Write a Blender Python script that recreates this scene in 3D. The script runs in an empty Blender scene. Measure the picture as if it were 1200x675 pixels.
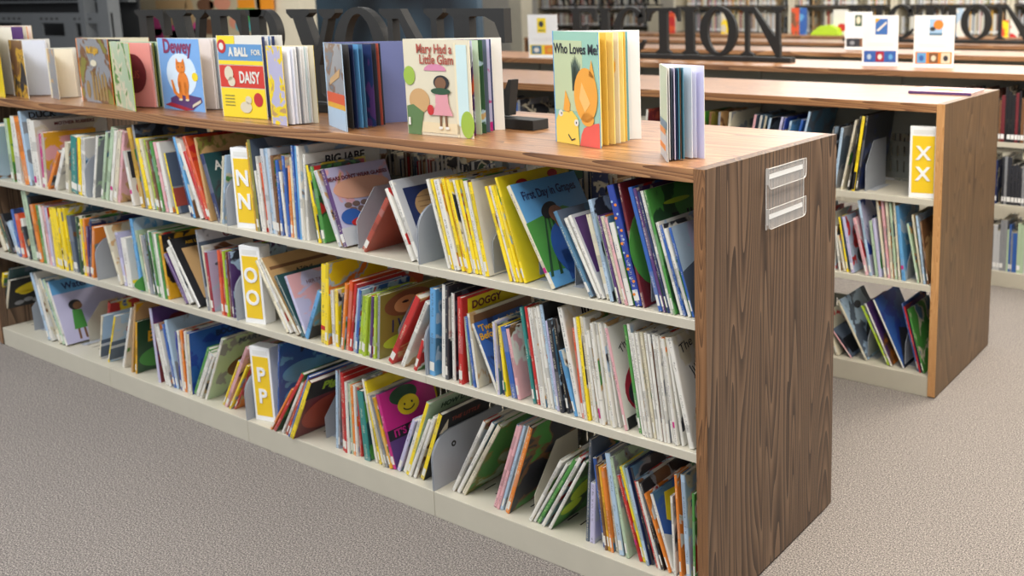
import bpy, bmesh, math, random
from mathutils import Vector, Matrix
C = bpy.context.scene.collection
R = math.radians
# ------------------------------------------------------------------ camera
CP = Vector((1.1159, -1.7206, 1.4577)); YAW, PITCH, ROLL = .565, -.1772, -.007
FPX, CX, CY = 1122.79, 837.83, 205.22
cyw, syw, cpt, spt = math.cos(YAW), math.sin(YAW), math.cos(PITCH), math.sin(PITCH)
FW = Vector((-syw*cpt, cyw*cpt, spt)); r0 = Vector((cyw, syw, 0)); u0 = r0.cross(FW)
RT = r0*math.cos(ROLL) + u0*math.sin(ROLL); UP = u0*math.cos(ROLL) - r0*math.sin(ROLL)
cam = bpy.data.cameras.new('camera'); cam_o = bpy.data.objects.new('camera', cam); C.objects.link(cam_o)
cam_o.matrix_world = Matrix(((RT.x, UP.x, -FW.x, CP.x), (RT.y, UP.y, -FW.y, CP.y), (RT.z, UP.z, -FW.z, CP.z), (0, 0, 0, 1)))
cam.sensor_width = 36; cam.lens = FPX/1200*36
cam.shift_x = (600-CX)/1200; cam.shift_y = -(337.5-CY)/1200
cam.clip_start = .05; cam.clip_end = 100
cam.dof.use_dof = True; cam.dof.focus_distance = 2.35; cam.dof.aperture_fstop = 3.6
bpy.context.scene.camera = cam_o
vs = bpy.context.scene.view_settings
vs.view_transform = 'Standard'; vs.look = 'None'; vs.gamma = 1; vs.use_curve_mapping = False; vs.exposure = 0.35
w = bpy.data.worlds.new('world'); bpy.context.scene.world = w; w.use_nodes = True
w.node_tree.nodes['Background'].inputs[0].default_value = (.93, .95, 1, 1)
w.node_tree.nodes['Background'].inputs[1].default_value = .42
def area(name, loc, size, sy, power, col, rot=(0, 0, 0)):
    l = bpy.data.lights.new(name, 'AREA'); l.shape = 'RECTANGLE'; l.size = size; l.size_y = sy; l.energy = power; l.color = col
    o = bpy.data.objects.new(name, l); C.objects.link(o); o.location = loc; o.rotation_euler = rot; return o
area('overhead_light', (-2.0, -1.3, 3.0), 5.5, .6, 92, (.97, .98, 1))
area('overhead_light', (0.7, 1.4, 3.0), .6, 4.5, 155, (1, .91, .79))
area('overhead_light', (-2.2, 3.4, 3.0), 6, .6, 100, (1, .96, .9))
area('overhead_light', (0.9, 5.2, 3.0), 3, 1.5, 135, (1, .92, .8))
area('overhead_light', (-2.2, 7.4, 3.0), 7, .8, 110, (1, .96, .9))
area('overhead_light', (-7.0, 2.4, 3.0), 3, .8, 75, (1, .97, .93))  # extra lamp added to brighten the dim rack and picture board
area('slanted_light', (-1.5, 11.2, 2.9), 9, 1.8, 170, (1, .97, .92), (R(-50), 0, 0))  # stands in for the bright background windows reflected in the bookcase tops
area('slanted_light', (-5.5, -5.5, 2.4), 3, 2, 60, (.86, .93, 1), (R(62), 0, R(-40)))  # unseen cool area light at front left, shining on the shelf fronts

# ------------------------------------------------------------------ picture <-> place
def ray(u, v): return FW + RT*((u-CX)/FPX) + UP*((CY-v)/FPX)
def onz(u, v, z): d = ray(u, v); return CP + d*((z-CP.z)/d.z)
def ony(u, v, y): d = ray(u, v); return CP + d*((y-CP.y)/d.y)
def xat(u, y, z):            # x of the point (x, y, z) seen in picture column u
    k = (u-CX)/FPX; q = Vector((0, y, z)) - CP
    # (q + x e).RT = k (q + x e).FW
    return (k*q.dot(FW) - q.dot(RT)) / (RT.x - k*FW.x)

# ------------------------------------------------------------------ helpers
def srgb(c):
    return tuple(((v/255)/12.92 if v/255 <= .04045 else ((v/255+.055)/1.055)**2.4) for v in c)
MATS = {}
def nodes_mat(name):
    m = bpy.data.materials.new(name); m.use_nodes = True; nt = m.node_tree
    return m, nt, nt.nodes['Principled BSDF']
def plain(rgb, rough=.4, coat=0, metal=0, name='paint', spec=.5, bump=0):
    key = (rgb, rough, coat, metal, name, bump)
    if key in MATS: return MATS[key]
    m, nt, b = nodes_mat(name); N, L = nt.nodes, nt.links
    tc = N.new('ShaderNodeTexCoord'); no = N.new('ShaderNodeTexNoise'); no.inputs['Scale'].default_value = 9; no.inputs['Detail'].default_value = 4
    L.new(tc.outputs['Object'], no.inputs['Vector'])
    mx = N.new('ShaderNodeMix'); mx.data_type = 'RGBA'; c = srgb(rgb)
    mx.inputs['A'].default_value = (*[v*.93 for v in c], 1); mx.inputs['B'].default_value = (*[min(1, v*1.06) for v in c], 1)
    L.new(no.outputs['Fac'], mx.inputs['Factor']); L.new(mx.outputs['Result'], b.inputs['Base Color'])
    b.inputs['Roughness'].default_value = rough; b.inputs['Coat Weight'].default_value = coat; b.inputs['Coat Roughness'].default_value = .12
    b.inputs['Metallic'].default_value = metal
    MATS[key] = m; return m
COL = dict(white=(224,221,211), cream=(216,207,180), yellow=(243,214,32), mustard=(205,160,50), amber=(222,165,30), orange=(228,130,40),
    orangered=(214,82,38), red=(190,36,34), crimson=(160,30,52), brick=(165,72,55), maroon=(110,34,42), brown=(120,82,52), tan=(196,156,104),
    pink=(222,168,172), magenta=(190,28,120), purple=(84,52,108), lavender=(190,186,214), navy=(34,48,92), blue=(46,92,168), royal=(36,62,150),
    sky=(96,160,208), paleblue=(172,196,216), steel=(76,118,146), slate=(84,96,112), teal=(38,128,122), darkteal=(34,74,76), green=(72,142,62),
    darkgreen=(36,74,44), lime=(172,200,52), palegreen=(178,200,168), olive=(132,128,56), grey=(142,144,148), palegrey=(196,198,200), dark=(44,46,54), black=(24,24,28))
WORD = dict(orangered='red-orange', brick='brick-red', royal='royal blue', sky='sky-blue', paleblue='pale blue', steel='steel-blue', slate='slate-grey',
    darkteal='dark teal', darkgreen='dark green', palegreen='pale green', palegrey='pale grey', lime='lime green', dark='charcoal', cream='cream-coloured')
def word(c): return WORD.get(c, c)
def spine_mat(c):
    key = ('spine', c)
    if key in MATS: return MATS[key]
    m, nt, b = nodes_mat('book_spine_'+c); N, L = nt.nodes, nt.links; rgb = COL[c]; base = srgb(rgb)
    lum = sum(rgb)/3; ink = srgb((52, 42, 46)) if lum > 135 else srgb((226, 218, 190))
    tc = N.new('ShaderNodeTexCoord'); oi = N.new('ShaderNodeObjectInfo')
    sp = N.new('ShaderNodeSeparateXYZ'); L.new(tc.outputs['Generated'], sp.inputs[0])
    so = N.new('ShaderNodeSeparateXYZ'); L.new(tc.outputs['Object'], so.inputs[0])
    cb = N.new('ShaderNodeCombineXYZ'); L.new(oi.outputs['Random'], cb.inputs[0])
    a = N.new('ShaderNodeMath'); a.operation = 'MULTIPLY'; a.inputs[1].default_value = 420; L.new(so.outputs['Z'], a.inputs[0]); L.new(a.outputs[0], cb.inputs[2])
    a2 = N.new('ShaderNodeMath'); a2.operation = 'MULTIPLY'; a2.inputs[1].default_value = 2.2; L.new(sp.outputs['X'], a2.inputs[0]); L.new(a2.outputs[0], cb.inputs[1])
    n1 = N.new('ShaderNodeTexNoise'); n1.inputs['Scale'].default_value = 1; n1.inputs['Detail'].default_value = 1; L.new(cb.outputs[0], n1.inputs['Vector'])
    st = N.new('ShaderNodeMath'); st.operation = 'GREATER_THAN'; st.inputs[1].default_value = .5; L.new(n1.outputs['Fac'], st.inputs[0])
    cmpx = N.new('ShaderNodeMath'); cmpx.operation = 'COMPARE'; cmpx.inputs[1].default_value = .5; cmpx.inputs[2].default_value = .17; L.new(sp.outputs['X'], cmpx.inputs[0])
    # words: blocks along the height
    cb2 = N.new('ShaderNodeCombineXYZ'); L.new(oi.outputs['Random'], cb2.inputs[0]); a3 = N.new('ShaderNodeMath'); a3.operation = 'MULTIPLY'; a3.inputs[1].default_value = 22; L.new(so.outputs['Z'], a3.inputs[0]); L.new(a3.outputs[0], cb2.inputs[2])
    s5 = N.new('ShaderNodeMath'); s5.operation = 'MULTIPLY'; s5.inputs[1].default_value = 37; L.new(oi.outputs['Random'], s5.inputs[0]); L.new(s5.outputs[0], cb2.inputs[1])
    n2 = N.new('ShaderNodeTexNoise'); n2.inputs['Scale'].default_value = 1; n2.inputs['Detail'].default_value = 0; L.new(cb2.outputs[0], n2.inputs['Vector'])
    w2 = N.new('ShaderNodeMath'); w2.operation = 'GREATER_THAN'; w2.inputs[1].default_value = .52; L.new(n2.outputs['Fac'], w2.inputs[0])
    m1 = N.new('ShaderNodeMath'); m1.operation = 'MULTIPLY'; L.new(st.outputs[0], m1.inputs[0]); L.new(cmpx.outputs[0], m1.inputs[1])
    m2 = N.new('ShaderNodeMath'); m2.operation = 'MULTIPLY'; L.new(m1.outputs[0], m2.inputs[0]); L.new(w2.outputs[0], m2.inputs[1])
    m3 = N.new('ShaderNodeMath'); m3.operation = 'MULTIPLY'; m3.inputs[1].default_value = .5; L.new(m2.outputs[0], m3.inputs[0])
    # a patch of a second colour low on some spines
    n3 = N.new('ShaderNodeTexNoise'); n3.inputs['Scale'].default_value = .55; n3.inputs['Detail'].default_value = 0; L.new(cb2.outputs[0], n3.inputs['Vector'])
    rp = N.new('ShaderNodeValToRGB'); e = rp.color_ramp.elements; rp.color_ramp.interpolation = 'CONSTANT'
    e[0].position = 0; e[0].color = (*[v*.72 for v in base], 1); e[1].position = .34; e[1].color = (*base, 1)
    x = e.new(.67); x.color = (*[min(1, v*.8+.08) for v in base], 1)
    L.new(n3.outputs['Fac'], rp.inputs[0])
    mx = N.new('ShaderNodeMix'); mx.data_type = 'RGBA'; mx.inputs['B'].default_value = (*ink, 1)
    L.new(m3.outputs[0], mx.inputs['Factor']); L.new(rp.outputs[0], mx.inputs['A']); L.new(mx.outputs['Result'], b.inputs['Base Color'])
    b.inputs['Roughness'].default_value = .42; b.inputs['Coat Weight'].default_value = .5; b.inputs['Coat Roughness'].default_value = .15
    MATS[key] = m; return m
def art_mat(cols, scale=11):
    key = ('art', tuple(cols), scale)
    if key in MATS: return MATS[key]
    m, nt, b = nodes_mat('printed_cover'); N, L = nt.nodes, nt.links
    tc = N.new('ShaderNodeTexCoord'); oi = N.new('ShaderNodeObjectInfo'); ad = N.new('ShaderNodeVectorMath'); ad.operation = 'ADD'
    ml = N.new('ShaderNodeMath'); ml.operation = 'MULTIPLY'; ml.inputs[1].default_value = 50; L.new(oi.outputs['Random'], ml.inputs[0])
    L.new(tc.outputs['Object'], ad.inputs[0]); L.new(ml.outputs[0], ad.inputs[1])
    no = N.new('ShaderNodeTexNoise'); no.inputs['Scale'].default_value = scale; no.inputs['Detail'].default_value = 3; no.inputs['Distortion'].default_value = .6
    L.new(ad.outputs[0], no.inputs['Vector']); rp = N.new('ShaderNodeValToRGB'); e = rp.color_ramp.elements
    cs = [srgb(COL[c]) for c in cols]
    e[0].position = .0; e[0].color = (*cs[0], 1); e[1].position = .52; e[1].color = (*cs[0], 1)
    for i, c in enumerate(cs[1:]):
        a = .545 + i*.07; x = e.new(min(.98, a)); x.color = (*c, 1)
        if i < len(cs)-2: x = e.new(min(.985, a+.04)); x.color = (*c, 1)
    L.new(no.outputs['Fac'], rp.inputs[0]); L.new(rp.outputs[0], b.inputs['Base Color'])
    b.inputs['Roughness'].default_value = .4; b.inputs['Coat Weight'].default_value = .5; b.inputs['Coat Roughness'].default_value = .15
    MATS[key] = m; return m
def pages_mat():
    if 'pages' in MATS: return MATS['pages']
    m, nt, b = nodes_mat('paper_pages'); N, L = nt.nodes, nt.links
    tc = N.new('ShaderNodeTexCoord'); mp = N.new('ShaderNodeMapping'); mp.inputs['Scale'].default_value = (1600, 3, 3); L.new(tc.outputs['Object'], mp.inputs[0])
    no = N.new('ShaderNodeTexNoise'); no.inputs['Scale'].default_value = 1; L.new(mp.outputs[0], no.inputs['Vector'])
    mx = N.new('ShaderNodeMix'); mx.data_type = 'RGBA'; mx.inputs['A'].default_value = (*srgb((196,188,170)), 1); mx.inputs['B'].default_value = (*srgb((240,234,220)), 1)
    L.new(no.outputs['Fac'], mx.inputs['Factor']); L.new(mx.outputs['Result'], b.inputs['Base Color']); b.inputs['Roughness'].default_value = .8
    MATS['pages'] = m; return m
def wood_mat(name, along, dark, mid, light, sc=1.0, rough=.38, seed=0.0, coat=.25):
    """laminate with cathedral grain; along = axis index of the grain"""
    m, nt, b = nodes_mat(name); N, L = nt.nodes, nt.links
    tc = N.new('ShaderNodeTexCoord'); mp = N.new('ShaderNodeMapping'); s = [9.0*sc]*3; s[along] = .62*sc
    mp.inputs['Scale'].default_value = s; mp.inputs['Location'].default_value = (seed, seed*1.7, seed*.6); L.new(tc.outputs['Object'], mp.inputs[0])
    n1 = N.new('ShaderNodeTexNoise'); n1.inputs['Scale'].default_value = 1.0; n1.inputs['Detail'].default_value = 1.2; n1.inputs['Distortion'].default_value = .35; L.new(mp.outputs[0], n1.inputs['Vector'])
    k = N.new('ShaderNodeMath'); k.operation = 'MULTIPLY'; k.inputs[1].default_value = 20; L.new(n1.outputs['Fac'], k.inputs[0])
    mp2 = N.new('ShaderNodeMapping'); s2 = [420.0]*3; s2[along] = 7; mp2.inputs['Scale'].default_value = s2; L.new(tc.outputs['Object'], mp2.inputs[0])
    n2 = N.new('ShaderNodeTexNoise'); n2.inputs['Scale'].default_value = 1; n2.inputs['Detail'].default_value = 3; L.new(mp2.outputs[0], n2.inputs['Vector'])
    fr = N.new('ShaderNodeMath'); fr.operation = 'FRACT'; L.new(k.outputs[0], fr.inputs[0])
    k2 = N.new('ShaderNodeMath'); k2.operation = 'MULTIPLY_ADD'; k2.inputs[1].default_value = .42; L.new(n2.outputs['Fac'], k2.inputs[0])
    k3 = N.new('ShaderNodeMath'); k3.operation = 'MULTIPLY'; k3.inputs[1].default_value = .66; L.new(fr.outputs[0], k3.inputs[0]); L.new(k3.outputs[0], k2.inputs[2])
    rp = N.new('ShaderNodeValToRGB'); e = rp.color_ramp.elements
    e[0].position = .18; e[0].color = (*srgb(light), 1); e[1].position = .95; e[1].color = (*srgb(dark), 1); x = e.new(.62); x.color = (*srgb(mid), 1)
    L.new(k2.outputs[0], rp.inputs[0]); L.new(rp.outputs[0], b.inputs['Base Color'])
    b.inputs['Roughness'].default_value = rough; b.inputs['Coat Weight'].default_value = coat; b.inputs['Coat Roughness'].default_value = .3
    bp = N.new('ShaderNodeBump'); bp.inputs['Strength'].default_value = .12; bp.inputs['Distance'].default_value = .001; L.new(k2.outputs[0], bp.inputs['Height']); L.new(bp.outputs[0], b.inputs['Normal'])
    return m
M_PANEL = wood_mat('walnut_laminate_upright', 2, (42,30,21), (84,63,46), (124,98,75), rough=.5, coat=.05)
M_PANEL2 = wood_mat('walnut_laminate_upright', 2, (68,48,28), (100,75,47), (120,92,60), rough=.5, coat=.1, seed=3)
M_EDGE = wood_mat('edge_band', 2, (70,44,24), (122,84,50), (150,108,70), sc=3, seed=5)
M_EDGE2 = wood_mat('edge_band_tan', 2, (168,116,66), (196,144,90), (206,158,104), sc=4, seed=5)
M_TOP = wood_mat('walnut_laminate_top', 0, (72,42,22), (142,96,58), (176,130,86), rough=.36, coat=.3, seed=2)
M_METAL = plain((196,190,172), .38, .15, 0, 'cream_enamel')
M_GREYMETAL = plain((160,165,172), .4, .1, 0, 'grey_enamel')
M_DIM = plain((128,130,122), .55, 0, 0, 'grey_back_sheet')
M_SLOT = plain((40,38,34), .8, 0, 0, 'slot_shadow_hole')
M_BLACK = plain((19,18,15), .62, 0, 0, 'black_painted_wood')
M_WHITE = plain((240,240,238), .45, .2, 0, 'white_card')
M_YEL = plain((240,200,30), .45, .2, 0, 'yellow_card')

def link(name, mesh, parent=None):
    o = bpy.data.objects.new(name, mesh); C.objects.link(o)
    if parent: o.parent = parent
    return o
def tag(o, label=None, cat=None, group=None, kind=None):
    if label: o['label'] = label
    if cat: o['category'] = cat
    if group: o['group'] = group
    if kind: o['kind'] = kind
    return o
def empty(name, loc=(0, 0, 0), rot=(0, 0, 0)):
    o = bpy.data.objects.new(name, None); C.objects.link(o); o.location = loc; o.rotation_euler = rot; o.empty_display_size = .05; return o
class MB:
    def __init__(s): s.v = []; s.f = []; s.m = []
    def box(s, a, b, mi=0):
        x0, y0, z0 = a; x1, y1, z1 = b; n = len(s.v)
        s.v += [(x0,y0,z0),(x1,y0,z0),(x1,y1,z0),(x0,y1,z0),(x0,y0,z1),(x1,y0,z1),(x1,y1,z1),(x0,y1,z1)]
        for f in ((0,3,2,1),(4,5,6,7),(0,1,5,4),(1,2,6,5),(2,3,7,6),(3,0,4,7)): s.f.append(tuple(n+i for i in f)); s.m.append(mi)
        return s
    def prism(s, pts, ax, a, b, mi=0, side=None):
        """polygon pts (2-D, in the two axes other than ax, cyclic order) extruded along ax from a to b"""
        n = len(s.v); k = len(pts)
        def mk(p, h): q = [0, 0, 0]; q[ax] = h; o = [i for i in range(3) if i != ax]; q[o[0]] = p[0]; q[o[1]] = p[1]; return tuple(q)
        s.v += [mk(p, a) for p in pts] + [mk(p, b) for p in pts]
        s.f.append(tuple(range(n, n+k))); s.m.append(mi); s.f.append(tuple(reversed(range(n+k, n+2*k)))); s.m.append(mi)
        for i in range(k):
            j = (i+1) % k; s.f.append((n+i, n+k+i, n+k+j, n+j)); s.m.append(mi if side is None else (side[i] if isinstance(side, (list, tuple)) else side))
        return s
    def build(s, name, mats, parent=None, bevel=0):
        me = bpy.data.meshes.new(name); me.from_pydata(s.v, [], s.f)
        for m in (mats if isinstance(mats, (list, tuple)) else [mats]): me.materials.append(m)
        for p, mi in zip(me.polygons, s.m): p.material_index = mi
        bm = bmesh.new(); bm.from_mesh(me); bmesh.ops.recalc_face_normals(bm, faces=bm.faces)
        if bevel:
            bmesh.ops.bevel(bm, geom=[e for e in bm.edges], offset=bevel, segments=2, affect='EDGES', profile=.6)
        bm.to_mesh(me); bm.free(); me.update()
        return link(name, me, parent)
def ellipse(cx, cy, rx, ry, n=24, a0=0, a1=360, rot=0):
    out = []
    full = a1-a0 >= 360
    for i in range(n if full else n+1):
        t = R(a0+(a1-a0)*i/n); x, y = rx*math.cos(t), ry*math.sin(t); c, s_ = math.cos(R(rot)), math.sin(R(rot))
        out.append((cx+x*c-y*s_, cy+x*s_+y*c))
    return out
# picture / lettering glued on a flat face:  frame F = (origin, u axis, v axis, normal) in parent's space
def decal(parent, F, shapes, mat, name='picture', lift=.0004, th=.0003):
    o, u, v, n = [Vector(q) for q in F]; mb = MB()
    for pts in shapes:
        k = len(mb.v); c = len(pts)
        for h in (lift-.0003, lift+th): mb.v += [tuple(o+u*p[0]+v*p[1]+n*h) for p in pts]
        mb.f += [tuple(range(k, k+c)), tuple(reversed(range(k+c, k+2*c)))]; mb.m += [0, 0]
        for i in range(c): j = (i+1) % c; mb.f.append((k+i, k+c+i, k+c+j, k+j)); mb.m.append(0)
    return mb.build(name, mat, parent)
def text_on(parent, F, s, size, cx, cy, mat, name='lettering', align='CENTER', bold=0.0, sx=1.0, slant=0, lift=.0005, th=.0003, rot=0):
    cu = bpy.data.curves.new('t', 'FONT'); cu.body = s; cu.size = size; cu.align_x = align; cu.align_y = 'CENTER'; cu.offset = bold; cu.shear = slant
    cu.extrude = th/2; cu.space_line = .85; cu.resolution_u = 3
    t = bpy.data.objects.new('t', cu); C.objects.link(t)
    bpy.context.view_layer.update()
    me = bpy.data.meshes.new_from_object(t.evaluated_get(bpy.context.evaluated_depsgraph_get()))
    bpy.data.objects.remove(t); bpy.data.curves.remove(cu)
    o, u, v, n = [Vector(q) for q in F]
    c_, s_ = math.cos(R(rot)), math.sin(R(rot))
    for q in me.vertices:
        x, y, z = q.co.x*sx, q.co.y, q.co.z; x, y = x*c_-y*s_, x*s_+y*c_
        q.co = o + u*(x+cx) + v*(y+cy) + n*(z+lift+th/2)
    me.materials.clear(); me.materials.append(mat); me.name = name
    return link(name, me, parent)
def ink(c): return plain(COL[c] if isinstance(c, str) else c, .5, .2, 0, 'ink')

# ------------------------------------------------------------------ setting
fl, nt, b = nodes_mat('speckled_carpet'); N, L = nt.nodes, nt.links
tc = N.new('ShaderNodeTexCoord'); n1 = N.new('ShaderNodeTexNoise'); n1.inputs['Scale'].default_value = 230; n1.inputs['Detail'].default_value = 3; n1.inputs['Roughness'].default_value = .9
L.new(tc.outputs['Object'], n1.inputs['Vector']); rp = N.new('ShaderNodeValToRGB'); e = rp.color_ramp.elements
e[0].position = .38; e[0].color = (*srgb((64,60,60)), 1); e[1].position = .63; e[1].color = (*srgb((188,179,168)), 1); x = e.new(.5); x.color = (*srgb((119,112,107)), 1)
L.new(n1.outputs['Fac'], rp.inputs[0]); n2 = N.new('ShaderNodeTexNoise'); n2.inputs['Scale'].default_value = 1.2; L.new(tc.outputs['Object'], n2.inputs['Vector'])
mx = N.new('ShaderNodeMix'); mx.data_type = 'RGBA'; mx.blend_type = 'MULTIPLY'; mx.inputs['Factor'].default_value = .12; L.new(rp.outputs[0], mx.inputs['A']); L.new(n2.outputs['Fac'], mx.inputs['B'])
L.new(mx.outputs['Result'], b.inputs['Base Color']); b.inputs['Roughness'].default_value = .95; bp = N.new('ShaderNodeBump'); bp.inputs['Strength'].default_value = .3; bp.inputs['Distance'].default_value = .0015
L.new(n1.outputs['Fac'], bp.inputs['Height']); L.new(bp.outputs[0], b.inputs['Normal'])
tag(MB().box((-17, -7, -.1), (7, 15, 0)).build('floor', fl), kind='structure')
tag(MB().box((-17, 15, 0), (7, 15.15, 3.2)).build('wall_back', plain((222,214,196), .8, 0, 0, 'cream_wall')), kind='structure')
tag(MB().box((-17.15, -7, 0), (-17, 15.15, 3.2)).build('wall_left', plain((62,62,62), .8, 0, 0, 'charcoal_wall')), kind='structure')

# ------------------------------------------------------------------ bookcases
S = .9144; T = .0303; H = 1.102; W = .667; TH = .032
Z = {1: .754, 2: .432, 3: .0795}
def bracket_pts(y0, dirn, z, h=.165, d=.285):
    p = [(y0+dirn*.004, z), (y0+dirn*d, z), (y0+dirn*d, z+h*1.0)]
    p += [(y0+dirn*(.004+.075-.075*math.sin(R(a))), z+h-.075+.075*math.cos(R(a))) for a in (0, 15, 30, 45, 60, 75, 90)]
    return p
def bookcase(y0, x_right, nsec, label, group=None, full=True, pm=None, em=None, both=True):
    root = empty('library_bookcase', (x_right, y0, 0)); tag(root, label, 'bookcase', group)
    pm = pm or M_PANEL; em = em or M_EDGE
    xl = -T - nsec*S
    for x0 in (-T, xl-T):
        MB().box((x0, 0, .006), (x0+T, W, H)).build('end_panel', pm, root)
        MB().box((x0+.0005, -.0018, .006), (x0+T-.0005, .0002, H-.0005)).build('edge_band', em, root)
        MB().box((x0+.004, .01, 0), (x0+T-.004, W-.01, .0065)).build('foot_strip', M_SLOT, root)
    MB().box((xl+.0005, 0, H-TH), (-T-.0005, W, H-.0003)).build('wooden_top', M_TOP, root, bevel=.0015)
    for k in range(nsec):
        a = -T-(k+1)*S; bx0, bx1 = a+.0008, a+S-.0008
        MB().box((bx0, .003, 0), (bx1, W-.003, Z[3])).build('base_plinth', M_METAL, root, bevel=.002)
        if full:
            sl = MB(); n = 20
            for i in range(n):
                xx = bx0+.03+(bx1-bx0-.06)*i/(n-1); sl.box((xx-.0024, .085, Z[3]-.0002), (xx+.0024, .13, Z[3]+.0003)); sl.box((xx-.0024, .18, Z[3]-.0002), (xx+.0024, .225, Z[3]+.0003))
            sl.build('shelf_slots', M_SLOT, root)
        for lv in (1, 2):
            z = Z[lv]
            for sd in ((0, 1) if both else (0,)):
                ya, yb = (.001, .30) if sd == 0 else (W-.30, W-.001)
                pr = [(.001, z-.023), (.016, z-.023), (.016, z-.021), (.003, z-.021), (.003, z-.004), (.30, z-.004), (.30, z), (.002, z), (.001, z-.001)]
                if sd: pr = [(W-q, zz) for q, zz in pr]
                mb = MB(); n_ = len(mb.v); k_ = len(pr)
                mb.v = [(bx0, q, zz) for q, zz in pr] + [(bx1, q, zz) for q, zz in pr]
                for i in range(k_): j = (i+1) % k_; mb.f.append((i, j, j+k_, i+k_)); mb.m.append(0)
                for o_ in (0, k_):
                    for q in ((0, 1, 2, 3, 4), (0, 4, 7, 8), (4, 5, 6, 7)): mb.f.append(tuple(o_+i for i in q)); mb.m.append(0)
                mb.build('shelf', M_METAL, root)
        # low slotted back stop between the two sides
        for lv in (1, 2, 3):
            bs = MB(); z = Z[lv]; h = .155; yy = W/2
            bs.box((bx0+.03, yy-.0015, z+.005), (bx1-.03, yy+.0015, z+.03)); bs.box((bx0+.03, yy-.0015, z+.075), (bx1-.03, yy+.0015, z+.095)); bs.box((bx0+.03, yy-.0015, z+h-.02), (bx1-.03, yy+.0015, z+h))
            n = 30; ww = (bx1-bx0-.06)/n
            for i in range(n+1):
                xx = bx0+.03+ww*i; bs.box((xx-ww*.38, yy-.0015, z+.03), (xx+ww*.38, yy+.0015, z+.075)); bs.box((xx-ww*.38, yy-.0015, z+.095), (xx+ww*.38, yy+.0015, z+h-.02))
            bs.build('back_stop', M_DIM, root)
    MB().box((xl+.001, W/2-.004, H-TH-(.04 if y0 == 0 else .13)), (-T-.001, W/2+.004, H-TH)).build('top_rail', M_DIM, root)
    for k in range(nsec+1):
        xx = -T-k*S + (.0 if 0 < k < nsec else (-.02 if k == 0 else .02))
        MB().box((xx-.015, W/2-.012, Z[3]), (xx+.015, W/2+.012, H-TH)).build('upright_post', M_DIM, root)
        if 0 < k < nsec:
            for lv in ((1, 2, 3) if not (y0 == 0 and k == 3) else (1, 2)):
                for sd, dr in ((0, 1), (W, -1)):
                    if sd and not both: continue
                    for off in ((-.0035, .0012) if lv == 3 else (-.0035, .0012)):
                        br = MB().prism(bracket_pts(sd, dr, Z[lv]-(.0 if lv == 3 else .018), h=.165+(.0 if lv == 3 else .018)), 0, xx+off, xx+off+.0018).build('shelf_bracket', M_GREYMETAL, root)
                        if sd == 0 and off > 0:
                            MB().prism(ellipse(.085, Z[lv]+.115, .009, .009, 16), 0, xx+off+.0016, xx+off+.0022).build('bracket_hole', M_SLOT, br)
                            MB().prism(ellipse(.085, Z[lv]+.115, .0035, .0035, 12), 0, xx+off+.0018, xx+off+.0026).build('bracket_screw', M_GREYMETAL, br)
    return root
ROWY = [0, 1.56, 3.12, 4.68, 6.24, 7.8]
bookcase(0, 0, 4, 'nearest long double-sided walnut and cream metal bookcase packed with picture books')
bookcase(ROWY[1], 0, 5, 'second walnut bookcase behind the nearest one, ending beside the yellow XX sign', pm=M_PANEL2, em=M_EDGE2)
bookcase(ROWY[2], 2*S+T, 7, 'third low wooden-topped bookcase from the front, carrying the larger black letters of FICTION', full=False)
bookcase(ROWY[3], 2*S+T, 7, 'fourth low wooden-topped bookcase from the front, lying behind the larger FICTION sign', full=False)
bookcase(ROWY[4], 2*S+T, 9, 'fifth low wooden-topped bookcase, carrying the farther black FICTION sign', full=False)
bookcase(ROWY[5], 2*S+T, 10, 'farthest low wooden-topped bookcase, in front of the far wall shelves', full=False)

# ------------------------------------------------------------------ books
rng = random.Random(7)
M_PAGES = pages_mat()
def book_mesh_objs(root, t, d, h, sc, fc, label_col=None, dot=None, detail=True):
    """book standing in local space: x thickness, y depth from the spine, z height"""
    bt = min(.0022, t*.16); r = min(t*.3, .003)
    # U outline (x, y): outside round, inside
    out = [(t, d), (t, r), (t-r*.3, r*.3), (t-r, 0), (r, 0), (r*.3, r*.3), (0, r), (0, d), (bt, d), (bt, bt*1.4), (t-bt, bt*1.4), (t-bt, d)]
    side = [1, 0, 0, 0, 0, 0, 1, 1, 1, 1, 1, 1]
    # caps as three convex quads
    mb = MB(); n = len(out)
    mb.v = [(x, y, 0) for x, y in out] + [(x, y, h) for x, y in out]
    for i in range(n): j = (i+1) % n; mb.f.append((i, i+n, j+n, j)); mb.m.append(side[i])
    for off in (0, n):
        for q in ((0, 1, 10, 11), (1, 2, 3, 4, 5, 6, 9, 10), (6, 7, 8, 9)): mb.f.append(tuple(off+i for i in q)); mb.m.append(1)
    cv = mb.build('cover', [spine_mat(sc), fc], root)
    if detail:
        MB().box((bt+.0001, bt*1.4+.0002, .0025), (t-bt-.0001, d-.004, h-.0025)).build('page_block', M_PAGES, root)
        if label_col:
            MB().box((r*.8, -.0004, .014), (t-r*.8, .0006, .014+.026)).build('spine_label', ink(label_col), root)
        if dot:
            MB().box((r*.8, -.0007, .044), (t-r*.8, .0006, .044+.014)).build('colour_sticker', ink(dot), root)
    return cv
SHELF_NAME = {1: 'top shelf', 2: 'middle shelf', 3: 'bottom shelf'}
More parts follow.
